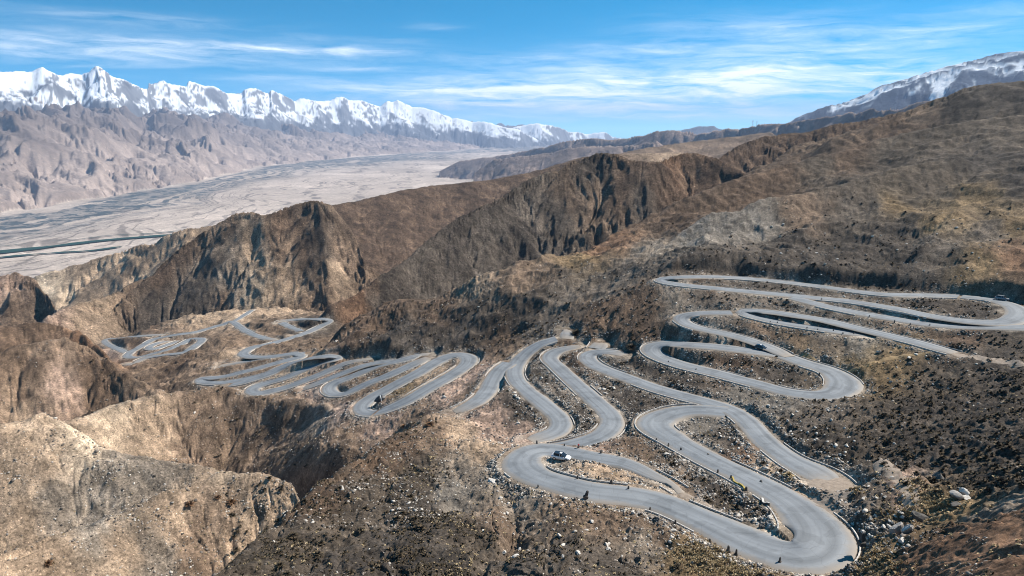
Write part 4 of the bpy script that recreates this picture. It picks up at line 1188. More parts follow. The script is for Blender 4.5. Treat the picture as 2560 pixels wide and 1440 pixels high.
def ribbon(name, pts, width, mat, lift, label, cat, wobble=.25, step=10, place=None):
    px = catmull(pts, step)
    p = np.array([(place or hit)(u, v) for u, v in px])
    p = gsm(p, 2.0)
    tg = np.gradient(p[:, :2], axis=0); tg /= np.linalg.norm(tg, axis=1)[:, None] + 1e-9
    nv = np.stack([tg[:, 1], -tg[:, 0]], 1)
    n = len(p)
    co_, f_ = [], []
    w = width * (1 + gsm(np.random.default_rng(len(pts)).normal(0, 1, n), 3) * wobble * 2)
    w = w * np.clip(np.minimum(np.arange(n), np.arange(n)[::-1]) / 6.0 + .3, 0, 1)
    for i in range(n):
        for k_, o_ in enumerate((-.5, -.25, 0, .25, .5)):
            q = p[i, :2] + nv[i] * o_ * w[i]
            gz = ground(q[0], q[1])
            co_.append((q[0], q[1], gz + CAMZ + lift - (.12 if abs(o_) == .5 else 0)))
    for i in range(n - 1):
        for k_ in range(4):
            a = i * 5 + k_
            f_.append((a, a + 1, a + 6, a + 5))
    return tagged(mesh_obj(name, co_, f_, mat), label, cat, kind='structure')


def soil_mat(name, c0, c1, sc, rough=.95):
    m, t = new_mat(name)
    pos = t.n('ShaderNodeNewGeometry').outputs['Position']
    n_ = t.noise(pos, sc, 6, .7)
    c = t.ramp(n_, [(.32, c0), (.68, c1)])
    b = t.n('ShaderNodeBump', {'Height': n_, 'Strength': .6, 'Distance': .2})
    out_surface(t, t.n('ShaderNodeBsdfPrincipled', {'Base Color': c, 'Roughness': rough, 'Normal': b.outputs[0]}).outputs[0])
    return m


MAT_DIRT = soil_mat('dirt', (.17, .13, .098), (.31, .245, .19), 1.1)
ribbon('dirt_path', [(1700, 1225), (1730, 1243), (1765, 1264), (1805, 1288)], 2.6, MAT_DIRT, .16, 'pale dirt track running on from the end of the nearest road arm', 'path')
ribbon('dirt_path', [(2380, 880), (2420, 890), (2470, 899), (2530, 908), (2600, 917)], 4.0, MAT_DIRT, .16, 'faint dirt track leading off to the right edge', 'path')
ribbon('dirt_path', [(2056, 1186), (2080, 1210), (2084, 1234), (2066, 1258), (2046, 1268)], 8.5, MAT_DIRT, .14, 'dusty turning place at the lower end of the road', 'path')
ribbon('dirt_path', [(2196, 1142), (2222, 1172), (2250, 1200), (2272, 1232), (2286, 1262)], 3.6, MAT_DIRT, .14, 'pinkish footpath going down the scrub slope', 'path')
ribbon('dirt_path', [(1960, 905), (2005, 880), (2030, 892), (2080, 915), (2140, 920), (2190, 905), (2250, 890), (2330, 885)], 1.6, soil_mat('ochre_soil', (.20, .13, .06), (.30, .20, .10), .9), .14, 'thin ochre footpath curving across the slope', 'path')
m, t = new_mat('river_water')
out_surface(t, t.n('ShaderNodeBsdfPrincipled', {'Base Color': (.014, .046, .034, 1), 'Roughness': .7, 'Specular IOR Level': .1}).outputs[0])
ribbon('river', [(-120, 649), (-40, 640), (40, 631), (120, 622), (200, 612), (280, 604), (360, 598), (450, 591), (520, 584)], 80, m, 6.0, 'dark green river arm across the pale valley floor', 'river', wobble=.4, place=plain_hit)
ribbon('river', [(-120, 661), (-20, 652), (70, 641), (150, 634), (230, 629), (310, 619)], 26, m, 6.0, 'thin green side channel nearest the hills on the valley floor', 'river', wobble=.5, place=plain_hit)
ribbon('river', [(-120, 628), (0, 622), (110, 609), (190, 604), (270, 594), (380, 588), (470, 579)], 18, m, 6.0, 'thin green side channel behind the river arm on the valley floor', 'river', wobble=.5, place=plain_hit)

# ------------------------------------------------------------------ stones, scrub and grass
RG = np.random.default_rng(77)


def ico(sub):
    bm = bmesh.new()
    bmesh.ops.create_icosphere(bm, subdivisions=sub, radius=1.0)
    v = np.array([x.co[:] for x in bm.verts]); f = np.array([[q.index for q in p.verts] for p in bm.faces])
    bm.free()
    return v, f


def rock_shape(sub, seed, flat=.7, rough=.35):
    v, f = ico(sub)
    g = np.random.default_rng(seed)
    # knock flat facets off a ball
    for _ in range(9):
        n_ = g.normal(0, 1, 3); n_ /= np.linalg.norm(n_)
        d_ = g.uniform(.45, .85)
        s_ = v @ n_
        v = v - np.outer(np.maximum(s_ - d_, 0), n_)
    v = v * g.uniform(.7, 1.25, 3) * np.array([1, 1, flat]) + g.normal(0, rough * .12, v.shape)
    return v, f


def bulk_mesh(name, protos, px, py, size, mat, label, cat, sink=.25, rot3=True, kind='stuff'):
    """many copies of a few shapes as one mesh"""
    n = len(px)
    pz = ground_np(px, py) + CAMZ
    VV, FF, off = [], [], 0
    which = RG.integers(0, len(protos), n)
    for k_, (v, f) in enumerate(protos):
        ix = np.nonzero(which == k_)[0]
        if not len(ix):
            continue
        an = RG.uniform(0, 2 * np.pi, len(ix))
        c_, s_ = np.cos(an), np.sin(an)
        sc = size[ix][:, None] * RG.uniform(.75, 1.3, (len(ix), 3))
        vx = v[None] * sc[:, None, :]
        rx = vx[..., 0] * c_[:, None] - vx[..., 1] * s_[:, None]
        ry = vx[..., 0] * s_[:, None] + vx[..., 1] * c_[:, None]
        W_ = np.stack([rx + px[ix][:, None], ry + py[ix][:, None], vx[..., 2] + (pz[ix] + size[ix] * (-sink + .3 * rot3))[:, None]], -1)
        VV.append(W_.reshape(-1, 3))
        FF.append((f[None] + (np.arange(len(ix)) * len(v))[:, None, None] + off).reshape(-1, f.shape[1]))
        off += len(ix) * len(v)
    V = np.concatenate(VV).astype(np.float32); F_ = np.concatenate(FF).astype(np.int32)
    me = bpy.data.meshes.new(name)
    me.vertices.add(len(V)); me.vertices.foreach_set('co', V.ravel())
    k_ = F_.shape[1]
    me.loops.add(F_.size); me.loops.foreach_set('vertex_index', F_.ravel())
    me.polygons.add(len(F_)); me.polygons.foreach_set('loop_start', np.arange(0, F_.size, k_, dtype=np.int32))
    me.polygons.foreach_set('loop_total', np.full(len(F_), k_, np.int32))
    me.update(); me.materials.append(mat)
    o = bpy.data.objects.new(name, me); COL.objects.link(o)
    return tagged(o, label, cat, kind=kind)


def stone_mat(name, c0, c1):
    m, t = new_mat(name)
    geo = t.n('ShaderNodeNewGeometry')
    oi = geo.outputs['Random Per Island']
    n_ = t.noise(geo.outputs['Position'], 2.2, 5, .7)
    k = t.m('ADD', t.m('MULTIPLY', oi, .65), t.m('MULTIPLY', n_, .5))
    c = t.ramp(k, [(.2, c0), (.85, c1)])
    out_surface(t, t.n('ShaderNodeBsdfPrincipled', {'Base Color': c, 'Roughness': .92, 'Specular IOR Level': .2}).outputs[0])
    return m


MAT_RUB_P = stone_mat('pale_rubble', (.16, .138, .115), (.52, .475, .42))
MAT_RUB_D = stone_mat('brown_rubble', (.04, .034, .03), (.22, .185, .155))
SH5 = [rock_shape(1, 10 + i, .6, .6) for i in range(7)]


def scatter(n, azr, rr, dens):
    """random places in a sector of the landscape, thinned by dens(x, y, az, r)"""
    a = RG.uniform(*azr, n)
    r = np.exp(RG.uniform(math.log(rr[0]), math.log(rr[1]), n))
    x_, y_ = r * np.sin(a), r * np.cos(a)
    p = dens(x_, y_, a, r) * (ground_np(x_, y_, BD) > 1.0)
    k_ = RG.uniform(0, 1, n) < p
    return x_[k_], y_[k_]


def patchy(x_, y_, s, seed, lo, hi):
    return sstep(lo, hi, fbm(x_ / s, y_ / s, 3, seed))


HALF = math.radians(40)
lumin = ALBEDO[..., 0]


def d_verge(x_, y_, a, r):
    b = ground_np(x_, y_, BD)
    return np.exp(-((b - 1.6) / 1.6) ** 2) * (.35 + .65 * patchy(x_, y_, 9, 511, -.3, .4)) + .28 * np.exp(-b / 7.0) * patchy(x_, y_, 7, 512, -.1, .5)


x_, y_ = scatter(900000, (-.62, .62), (85, 420), lambda x, y, a, r: d_verge(x, y, a, r) * np.minimum(1, (330 / r) ** 1.2) * .5)
k_ = RG.permutation(len(x_))[:26000]; x_, y_ = x_[k_], y_[k_]
h_ = len(x_) * 6 // 10
bulk_mesh('gravel', SH5, x_[:h_], y_[:h_], np.abs(RG.normal(0, .17, h_)) + .10, MAT_RUB_P, 'pale rubble strewn along the road verges', 'gravel')
bulk_mesh('gravel', SH5, x_[h_:], y_[h_:], np.abs(RG.normal(0, .20, len(x_) - h_)) + .12, MAT_RUB_D, 'dark broken stone on the banks below the road', 'gravel')
x_, y_ = scatter(120000, (-HALF, HALF), (65, 420), lambda x, y, a, r: (.02 + .35 * patchy(x, y, 14, 521, .05, .6)) * .8)
k_ = RG.permutation(len(x_))[:15000]; x_, y_ = x_[k_], y_[k_]
h_ = len(x_) // 3
rs = np.hypot(x_, y_) / 170
bulk_mesh('gravel', SH5, x_[:h_], y_[:h_], (np.abs(RG.normal(0, .16, h_)) + .10) * np.clip(rs[:h_], .7, 1.6), MAT_RUB_P, 'pale stones lying loose on the slopes', 'gravel')
bulk_mesh('gravel', SH5, x_[h_:], y_[h_:], (np.abs(RG.normal(0, .2, len(x_) - h_)) + .12) * np.clip(rs[h_:], .7, 1.6), MAT_RUB_D, 'dark stones lying loose on the slopes', 'gravel')

x_, y_ = scatter(90000, (-.70, -.08), (120, 340), lambda x, y, a, r: .10 + .6 * patchy(x, y, 12, 523, .0, .6))
k_ = RG.permutation(len(x_))[:9000]; x_, y_ = x_[k_], y_[k_]
h_ = len(x_) // 2
bulk_mesh('gravel', SH5, x_[:h_], y_[:h_], np.abs(RG.normal(0, .15, h_)) + .12, MAT_RUB_P, 'pale stones lying loose on the tan hills at the left', 'gravel')
bulk_mesh('gravel', SH5, x_[h_:], y_[h_:], np.abs(RG.normal(0, .18, len(x_) - h_)) + .14, MAT_RUB_D, 'dark stones lying loose on the tan hills at the left', 'gravel')


def tuft(nb, seed, spread=1.0, width=.16, tall=1.0):
    """a low bush: curved blades fanning out of one root"""
    g = np.random.default_rng(seed)
    v, f = [], []
    for _ in range(nb):
        an, tl = g.uniform(0, 2 * np.pi), g.uniform(.1, 1.25) * spread
        L_ = g.uniform(.65, 1.1)
        d1 = np.array([math.cos(an) * math.sin(tl), math.sin(an) * math.sin(tl), math.cos(tl) * tall])
        sd = np.array([-math.sin(an), math.cos(an), g.uniform(-.4, .4)]) * width * g.uniform(.6, 1.4)
        mid = d1 * L_ * .55 + np.array([0, 0, .06])
        tip = d1 * L_ + np.array([math.cos(an) * .12, math.sin(an) * .12, -.12 * tl])
        b_ = len(v)
        v += [mid * .1 - sd * .35, mid * .1 + sd * .35, mid - sd, mid + sd, tip]
        f += [(b_, b_ + 1, b_ + 3), (b_, b_ + 3, b_ + 2), (b_ + 2, b_ + 3, b_ + 4)]
    return np.array(v), np.array(f)


def plant_mat(name, c0, c1):
    m, t = new_mat(name)
    geo = t.n('ShaderNodeNewGeometry')
    oi = geo.outputs['Random Per Island']
    c = t.ramp(oi, [(.1, c0), (.9, c1)])
    out_surface(t, t.n('ShaderNodeBsdfPrincipled', {'Base Color': c, 'Roughness': .9, 'Specular IOR Level': .1}).outputs[0])
    return m


MAT_SCRUB = plant_mat('dark_scrub', (.032, .026, .018), (.13, .097, .062))
MAT_STRAW = plant_mat('straw', (.24, .18, .10), (.58, .45, .27))
MAT_RUSSET = plant_mat('russet', (.07, .038, .02), (.20, .11, .06))
TF = [tuft(14, 40 + i, 1.0, .26, .8) for i in range(5)]


def dark_ground(x_, y_):
    return sstep(.17, .07, ground_np(x_, y_, lumin))


x_, y_ = scatter(140000, (-HALF, HALF), (62, 430), lambda x, y, a, r: dark_ground(x, y) * (.12 + .75 * patchy(x, y, 11, 531, -.05, .5)) * .62 * (1 - .75 * sstep(280, 320, r)))
k_ = RG.permutation(len(x_))[:15000]; x_, y_ = x_[k_], y_[k_]
rs = np.clip(np.hypot(x_, y_) / 190, .75, 1.7)
bulk_mesh('scrub', TF, x_, y_, RG.uniform(.28, .75, len(x_)) * rs, MAT_SCRUB, 'dark low scrub dotted over the slopes', 'scrub', sink=.05, rot3=False)
x_, y_ = scatter(60000, (-HALF, HALF), (62, 380), lambda x, y, a, r: (.04 + .4 * patchy(x, y, 16, 541, .1, .6)) * .6)
k_ = RG.permutation(len(x_))[:7000]; x_, y_ = x_[k_], y_[k_]
bulk_mesh('dry_grass', TF, x_, y_, RG.uniform(.2, .45, len(x_)), MAT_STRAW, 'straw coloured grass tufts among the stones', 'grass', sink=.05, rot3=False)


def patch_px(cu, cv, su, sv, n):
    pts = [hit(cu + RG.normal(0, su), cv + RG.normal(0, sv)) for _ in range(n)]
    p = np.array(pts)
    ok = ground_np(p[:, 0], p[:, 1], BD) > .9
    return p[ok, 0], p[ok, 1]


gx, gy = [], []
for (cu, cv, su, sv, n) in [(1745, 1385, 34, 16, 420), (1800, 1415, 40, 14, 420), (1560, 1265, 70, 10, 160), (2170, 1360, 22, 14, 260), (2260, 1290, 40, 9, 240), (2200, 1410, 40, 12, 160), (2330, 1255, 40, 12, 260), (1880, 1432, 40, 8, 160), (2140, 1225, 8, 5, 60), (1970, 1195, 8, 7, 50), (2290, 1220, 25, 14, 160), (2150, 915, 60, 14, 300)]:
    a_, b_ = patch_px(cu, cv, su, sv, n)
    gx.append(a_); gy.append(b_)
gx, gy = np.concatenate(gx), np.concatenate(gy)
bulk_mesh('dry_grass', [tuft(22, 60 + i, .6, .10, 1.1) for i in range(4)], gx, gy, RG.uniform(.22, .5, len(gx)), MAT_STRAW, 'golden dry grass growing beside the nearest road', 'grass', sink=.05, rot3=False)

# single shrubs -------------------------------------------------------------------------------------------------
def np_obj(name, v, f, mat, smooth=False):
    return mesh_obj(name, v, f, mat, smooth=smooth)


def cloned(src, loc, rotz, scale):
    o = src.copy()
    COL.objects.link(o)
    o.location = loc
    o.rotation_euler = (0, 0, rotz)
    o.scale = scale
    return o


shrub_meshes = [np_obj('shrub', *tuft(46, 80 + i, 1.05, .17, .85), MAT_SCRUB) for i in range(4)]
for s_ in shrub_meshes:
    s_['category'] = 'shrub'; s_['group'] = 'shrubs on the right-hand slope'
used_proto = set()
rects = [(2190, 2560, 930, 1230, 'dark twiggy shrub on the scrub slope right of the loops', 215), (560, 1080, 1140, 1440, 'dark twiggy shrub on the steep foreground slope left of the nearest road', 60), (1650, 1990, 1120, 1300, 'dark twiggy shrub on the stony bank between the two nearest road arms', 18)]
for (u0, u1, v0, v1, lab, cnt) in rects:
    n_ = 0
    while n_ < cnt:
        u, v = RG.uniform(u0, u1), RG.uniform(v0, v1)
        x, y, z = hit(u, v)
        if math.hypot(x, y) > 300 or ground_np(np.array([x]), np.array([y]), BD)[0] < 1.2:
            n_ += .05
            continue
        k = int(RG.integers(0, 4))
        s = RG.uniform(.6, 1.25)
        loc = (x, y, ground(x, y) + CAMZ - .06)
        o = shrub_meshes[k]
        if k in used_proto:
            o = cloned(o, loc, RG.uniform(0, 6.28), (s, s, s * RG.uniform(.7, 1.1)))
        else:
            used_proto.add(k)
            o.location = loc; o.scale = (s, s, s)
        o['label'] = lab
        o['group'] = {'dark twiggy shrub on the scrub': 'shrubs on the right-hand slope', 'dark twiggy shrub on the steep': 'shrubs on the foreground slope'}.get(lab[:30], 'shrubs on the bank between road arms')
        n_ += 1
for (u, v, s, mt, lab) in [(475, 1262, 1.5, MAT_RUSSET, 'russet bush on the crest of the tan foreground hill'), (578, 1258, 1.6, MAT_RUSSET, 'darker russet bush right of its twin on the tan foreground hill'),
                           (545, 1246, 1.1, MAT_RUSSET, 'small russet bush above the darker one on the tan foreground hill'), (120, 1412, 1.3, MAT_RUSSET, 'brown and yellow bush at the lower left corner'),
                           (1442, 824, 3.2, MAT_SCRUB, 'black bush beside the small upper hairpin at the hill foot'), (1580, 864, 3.0, MAT_SCRUB, 'black bush left of the wide hairpin apex'),
                           (2130, 1213, 1.3, MAT_STRAW, 'orange grass clump beside the dusty turning place'), (1972, 1192, 1.4, MAT_STRAW, 'yellow green bush at the lower tip of the road island'),
                           (1010, 1068, 1.7, MAT_RUSSET, 'reddish bush on the pink shoulder above the gully'), (1075, 1062, 1.5, MAT_RUSSET, 'reddish bush nearest the lower road end on the pink shoulder')]:
    x, y, z = hit(u, v)
    o = np_obj('bush', *tuft(110, int(u), 1.1, .11, .9), mt)
    o.location = (x, y, ground(x, y) + CAMZ - .08); o.scale = (s, s, s * .85)
    tagged(o, lab, 'bush')

# boulders ------------------------------------------------------------------------------------------------------
def boulder(u, v, size, mat, lab, seed, flat=.7, rot=None, lift=0.0, name='boulder', cat='boulder'):
    x, y, z = hit(u, v)
    v_, f_ = rock_shape(3, seed, flat, .22)
    o = np_obj(name, v_, f_, mat)
    o.location = (x, y, ground(x, y) + CAMZ + size[2] * .35 + lift)
    o.scale = size
    o.rotation_euler = rot or (0, 0, seed * .7)
    return tagged(o, lab, cat)


MAT_GREYROCK = stone_mat('grey_rock', (.10, .09, .08), (.34, .31, .28))
boulder(1228, 1200, (1.3, .9, .7), MAT_PALE, 'large flat pale boulder on the slope left of the nearest hairpin', 3)
boulder(1297, 1120, (.5, .4, 1.0), MAT_PALE, 'pale slab leaning at the outer edge of the nearest hairpin', 5, 1.0, (.2, .35, .4))
boulder(2410, 1232, (1.5, 1.0, .8), MAT_PALE, 'rounded cream boulder at the back of the trio by the gully', 7)
boulder(2390, 1242, (1.3, 1.0, .8), MAT_GREYROCK, 'rounded grey boulder at the front of the trio by the gully', 8)
boulder(2416, 1248, (1.2, .8, .8), MAT_PALE, 'rounded cream boulder on the right of the trio by the gully', 9)
boulder(2392, 1262, (1.6, 1.0, .5), MAT_DARK, 'black flat slab put in for the dark hollow below the three rounded boulders', 10)  # black slab added to draw the shaded hollow under the trio
boulder(2350, 1200, (1.9, 1.5, 1.5), MAT_DARK, 'big dark boulder standing in the scrub above the rounded trio', 11)
boulder(2302, 1302, (2.6, 1.3, 1.4), MAT_DARK, 'long black outcrop rock forming the top of the gully hollow', 12, .8, (0, .25, -.5), name='outcrop', cat='rock')
boulder(2272, 1330, (1.1, .8, 1.6), MAT_PALE, 'white cracked rock standing in the gully hollow', 13, 1.0, (.15, .2, .4), name='outcrop', cat='rock')
boulder(2240, 1332, (1.3, 1.0, 1.4), MAT_GREYROCK, 'grey jagged rock on the left side of the gully hollow', 14, 1.0, name='outcrop', cat='rock')
boulder(2255, 1352, (.9, .7, .5), MAT_PALE, 'small cream rock at the foot of the gully hollow', 15)
boulder(1905, 1316, (.55, .5, .6), MAT_DARK, 'black rock on the pale stony tip inside the nearest wide bend', 16)
boulder(1925, 1285, (.5, .5, .7), MAT_DARK, 'black upright rock at the road edge inside the nearest wide bend', 17, 1.0)
boulder(1485, 1093, (.5, .3, .25), MAT_PALE, 'pale stone beside the second loop below the hill foot', 18)
boulder(1770, 1134, (.5, .45, .45), MAT_DARK, 'dark rock on the upper edge of the road arm beside the stone island', 19)
boulder(1903, 1204, (.5, .45, .5), MAT_DARK, 'dark rock at the lower end of the stone island edge', 20)
boulder(1110, 990, (.9, .7, .6), MAT_PALE, 'pale block on the pink slope between comb and centre loops', 21)
shp = [np_obj('boulder', *rock_shape(2, 300 + i, .75, .3), MAT_RUB_P) for i in range(5)]
usedb = set()
BZ_R = [(1660, 1960, 1060, 1190, 'pale angular boulder on the stone island inside the nearest upper loop', 40), (1280, 1540, 930, 1060, 'pale boulder on the dark bank between the twin centre arms', 34), (1820, 2120, 1010, 1170, 'pale boulder on the stony shoulder above the descending right arm', 40),
        (1700, 2350, 880, 960, 'pale boulder on the slope inside the wide upper hairpin', 20), (2090, 2260, 1190, 1330, 'pale boulder on the grey scree beside the nearest wide bend', 30), (1150, 1700, 1230, 1400, 'pale boulder on the foreground slope below the nearest road', 26), (1800, 1960, 1290, 1325, 'white boulder on the pale tip of the island at the nearest wide bend', 16), (1900, 2560, 560, 690, 'pale boulder on the big right-hand hillside above the top road', 24)]
for (u0, u1, v0, v1, lab, cnt) in BZ_R:
    n_, tr = 0, 0
    while n_ < cnt and tr < 600:
        tr += 1
        u, v = RG.uniform(u0, u1), RG.uniform(v0, v1)
        x, y, z = hit(u, v)
        r = math.hypot(x, y)
        if r > 480 or ground_np(np.array([x]), np.array([y]), BD)[0] < .9:
            continue
        k = int(RG.integers(0, 5))
        s = RG.uniform(.28, .58) * (1.0 if r < 200 else 1.25)
        loc = (x, y, ground(x, y) + CAMZ + s * .2)
        o = shp[k]
        if k in usedb:
            o = cloned(o, loc, RG.uniform(0, 6.28), (s * RG.uniform(.8, 1.4), s, s * RG.uniform(.7, 1.0)))
        else:
            usedb.add(k); o.location = loc; o.scale = (s, s, s)
        tagged(o, lab, 'boulder', 'boulders: ' + lab[lab.index(' on ') + 4:])
        n_ += 1

# ------------------------------------------------------------------ roadside things
def paint(name, col, rough=.4, metal=0.0, spec=.5, coat=0.0):
    m, t = new_mat(name)
    pos = t.n('ShaderNodeNewGeometry').outputs['Position']
    n_ = t.noise(pos, 3.0, 4, .6)
    k = t.n('ShaderNodeMapRange', {0: n_, 1: .3, 2: .7, 3: .85, 4: 1.08}).outputs[0]
    c = t.vm('SCALE', (col[0], col[1], col[2])); t.t.links.new(k, c.node.inputs['Scale'])
    out_surface(t, t.n('ShaderNodeBsdfPrincipled', {'Base Color': c, 'Roughness': rough, 'Metallic': metal, 'Specular IOR Level': spec, 'Coat Weight': coat}).outputs[0])
    return m


M_WHITE = paint('white_paint', (.80, .80, .79), .3, coat=.5)
M_BLACKP = paint('black_paint', (.018, .018, .02), .25, coat=.5)
M_GREYP = paint('grey_paint', (.20, .21, .22), .3, coat=.5)
M_GLASS = paint('dark_glass', (.012, .014, .018), .12, spec=.6)
M_TYRE = paint('rubber', (.02, .02, .02), .8)
M_RIM = paint('alloy', (.45, .45, .46), .35, .8)
M_LAMP = paint('lamp_glass', (.65, .66, .68), .15)
M_RED = paint('red_paint', (.35, .03, .025), .5)
M_YELLOW = paint('yellow_paint', (.40, .29, .06), .6)
M_STEEL = paint('dull_steel', (.42, .43, .45), .5, .2)


def box_mesh(x0, x1, y0, y1, z0, z1, bev=0.0):
    bm = bmesh.new()
    bmesh.ops.create_cube(bm, size=1)
    for v_ in bm.verts:
        v_.co = ((x0 + x1) / 2 + v_.co.x * (x1 - x0), (y0 + y1) / 2 + v_.co.y * (y1 - y0), (z0 + z1) / 2 + v_.co.z * (z1 - z0))
    if bev:
        bmesh.ops.bevel(bm, geom=bm.edges[:], offset=bev, segments=2, affect='EDGES')
    return bm


def bm_obj(name, bm, mat, parent=None, smooth=False):
    me = bpy.data.meshes.new(name)
    bmesh.ops.recalc_face_normals(bm, faces=bm.faces[:])
    bm.to_mesh(me); bm.free()
    me.materials.append(mat)
    if smooth:
        me.polygons.foreach_set('use_smooth', np.ones(len(me.polygons), bool))
    o = bpy.data.objects.new(name, me); COL.objects.link(o)
    if parent: o.parent = parent
    return o


def loft(name, secs, mat, parent, smooth=True, cap=True):
    """skin a row of equal-length closed sections"""
    bm = bmesh.new()
    rows = [[bm.verts.new(p) for p in s_] for s_ in secs]
    n = len(secs[0])
    for a_, b_ in zip(rows, rows[1:]):
        for i in range(n):
            bm.faces.new((a_[i], a_[(i + 1) % n], b_[(i + 1) % n], b_[i]))
    if cap:
        bm.faces.new(rows[0][::-1]); bm.faces.new(rows[-1])
    return bm_obj(name, bm, mat, parent, smooth)


def cyl(name, r, w, mat, parent, loc, seg=20):
    bm = bmesh.new()
    bmesh.ops.create_cone(bm, cap_ends=True, segments=seg, radius1=r, radius2=r, depth=w)
    o = bm_obj(name, bm, mat, parent)
    o.rotation_euler = (math.pi / 2, 0, 0); o.location = loc
    return o


def make_car(u, v, heading_uv, body, roofm, label, L=4.6, Wd=1.85, H=1.66):
    """front points to +x"""
    x, y, z = hit(u, v)
    hx, hy, _ = hit(*heading_uv)
    # sit on the road surface
    best = min(((math.hypot(p[0] - x, p[1] - y), p[2], ip) for ip, P_ in enumerate(PATHS) for p in P_[0]), key=lambda q: q[0])
    zz = best[1] + CAMZ + .07 + best[2] * .004 if best[0] < 5.5 else ground(x, y) + CAMZ
    root = bpy.data.objects.new('car', None); COL.objects.link(root)
    root.location = (x, y, zz); root.rotation_euler = (0, 0, math.atan2(hy - y, hx - x))
    tagged(root, label, 'car')
    w = Wd / 2
    def sec(xp, zb_, zt_, wb, wt):
        return [(xp, -wb, zb_), (xp, wb, zb_), (xp, w * wt * 1.0, zb_ + (zt_ - zb_) * .45), (xp, w * wt * .96, zt_ - .05), (xp, w * wt * .8, zt_), (xp, -w * wt * .8, zt_), (xp, -w * wt * .96, zt_ - .05), (xp, -w * wt, zb_ + (zt_ - zb_) * .45)]
    h = L / 2
    loft('body', [sec(-h, .55, .95, w * .75, .86), sec(-h + .15, .34, 1.08, w * .86, .95), sec(-h + .8, .28, 1.10, w * .92, 1), sec(0, .26, 1.06, w * .94, 1), sec(h - 1.3, .27, 1.03, w * .93, 1), sec(h - .5, .30, .93, w * .9, .97), sec(h - .12, .36, .80, w * .84, .9), sec(h, .48, .66, w * .72, .8)], body, root)
    def cs(xp, zt_, wt):
        return [(xp, -w * .93, 1.02), (xp, w * .93, 1.02), (xp, w * wt, zt_), (xp, -w * wt, zt_)]
    loft('window', [cs(-h + .28, 1.10, .86), cs(-h + .75, H - .06, .72), cs(-.2, H - .03, .74), cs(.35, H - .08, .72), cs(1.22, 1.06, .84)], M_GLASS, root, smooth=False)
    bm = box_mesh(-h + .68, .48, -w * .76, w * .76, H - .075, H, .03)
    rf = bm_obj('roof', bm, roofm, root)
    if roofm is M_BLACKP:
        bm_obj('hatch', box_mesh(-.35, .22, -w * .4, w * .4, H + .003, H + .03, .01), M_WHITE, rf)
    for sy in (-1, 1):
        for xp in (-h + .62, -.15, .42):       # pillars
            pl = loft('pillar', [[(xp - .05, sy * w * .95, 1.03), (xp + .05, sy * w * .95, 1.03), (xp + .05, sy * w * .92, 1.03), (xp - .05, sy * w * .92, 1.03)],
                                 [(xp - .09, sy * w * .765, H - .04), (xp + .01, sy * w * .765, H - .04), (xp + .01, sy * w * .73, H - .04), (xp - .09, sy * w * .73, H - .04)]], body, root, smooth=False)
        bm_obj('headlight', box_mesh(h - .35, h - .06, sy * w * .62 - .18, sy * w * .62 + .18, .70, .84, .03), M_LAMP, root)
        bm_obj('taillight', box_mesh(-h - .02, -h + .12, sy * w * .66 - .15, sy * w * .66 + .15, .84, 1.0, .02), M_RED, root)
        bm_obj('mirror', box_mesh(.78, .95, sy * (w + .09) - .09, sy * (w + .09) + .09, 1.02, 1.16, .03), body, root)
        for xp in (-h + .85, h - .9):
            wh = cyl('wheel', .36, .24, M_TYRE, root, (xp, sy * (w - .1), .36))
            r_ = cyl('rim', .22, .26, M_RIM, wh, (0, 0, 0)); r_.rotation_euler = (0, 0, 0)
    bm_obj('bumper', box_mesh(h - .2, h + .05, -w * .74, w * .74, .34, .52, .05), M_TYRE, root)
    return root


make_car(1403, 1148, (1452, 1151), M_WHITE, M_BLACKP, 'white car with black roof on the inner edge of the nearest hairpin')
make_car(1902, 874, (1935, 880), M_BLACKP, M_BLACKP, 'small black car where two road arms meet on the upper loops', 4.4)
make_car(2506, 744, (2540, 750), M_GREYP, M_GREYP, 'dark grey car parked at the outer edge of the top bend', 4.4)
# tarpaulin heap with a white strap in the middle of the comb of arms
x, y, z = hit(952, 999)
z0 = ground(x, y) + CAMZ
root = bpy.data.objects.new('covered_load', None); COL.objects.link(root)
root.location = (x, y, z0); root.rotation_euler = (0, 0, .45)
tagged(root, 'heap under a black sheet with a white strap beside a comb arm', 'covered load')
secs = []
for xp, hh, ww_ in [(-2.6, .12, .3), (-1.9, .9, .9), (-.8, 1.7, 1.3), (.5, 1.9, 1.35), (1.6, 1.5, 1.2), (2.1, .5, .9)]:
    secs.append([(xp, -ww_, -.2), (xp, ww_, -.2), (xp, ww_ * .8, hh * .55), (xp, ww_ * .25, hh), (xp, -ww_ * .25, hh), (xp, -ww_ * .8, hh * .55)])
M_SHEET = paint('black_sheet', (.016, .017, .02), .5)
loft('sheet', secs, M_SHEET, root, smooth=False)
st = []
for xp in (-.25, -.05):
    st.append([(xp, -1.36, -.15), (xp, 1.36, -.15), (xp, 1.09, 1.02), (xp, .36, 1.86), (xp, -.36, 1.86), (xp, -1.09, 1.02)])
loft('strap', st, M_WHITE, root, smooth=False)

# marker stones along the verges
def post_mesh(tall, lean=0.0):
    bm = bmesh.new()
    sq = [(-.20, -.16), (.20, -.16), (.20, .16), (-.20, .16)]
    rows = []
    for z_, k_ in ((-.3, 1.1), (tall * .5, .95), (tall * .85, .8), (tall, .45)):
        rows.append([bm.verts.new((px_ * k_ + lean * z_, py_ * k_, z_)) for px_, py_ in sq])
    for a_, b_ in zip(rows, rows[1:]):
        for i in range(4):
            bm.faces.new((a_[i], a_[(i + 1) % 4], b_[(i + 1) % 4], b_[i]))
    bm.faces.new(rows[-1]); bm.faces.new(rows[0][::-1])
    return bm


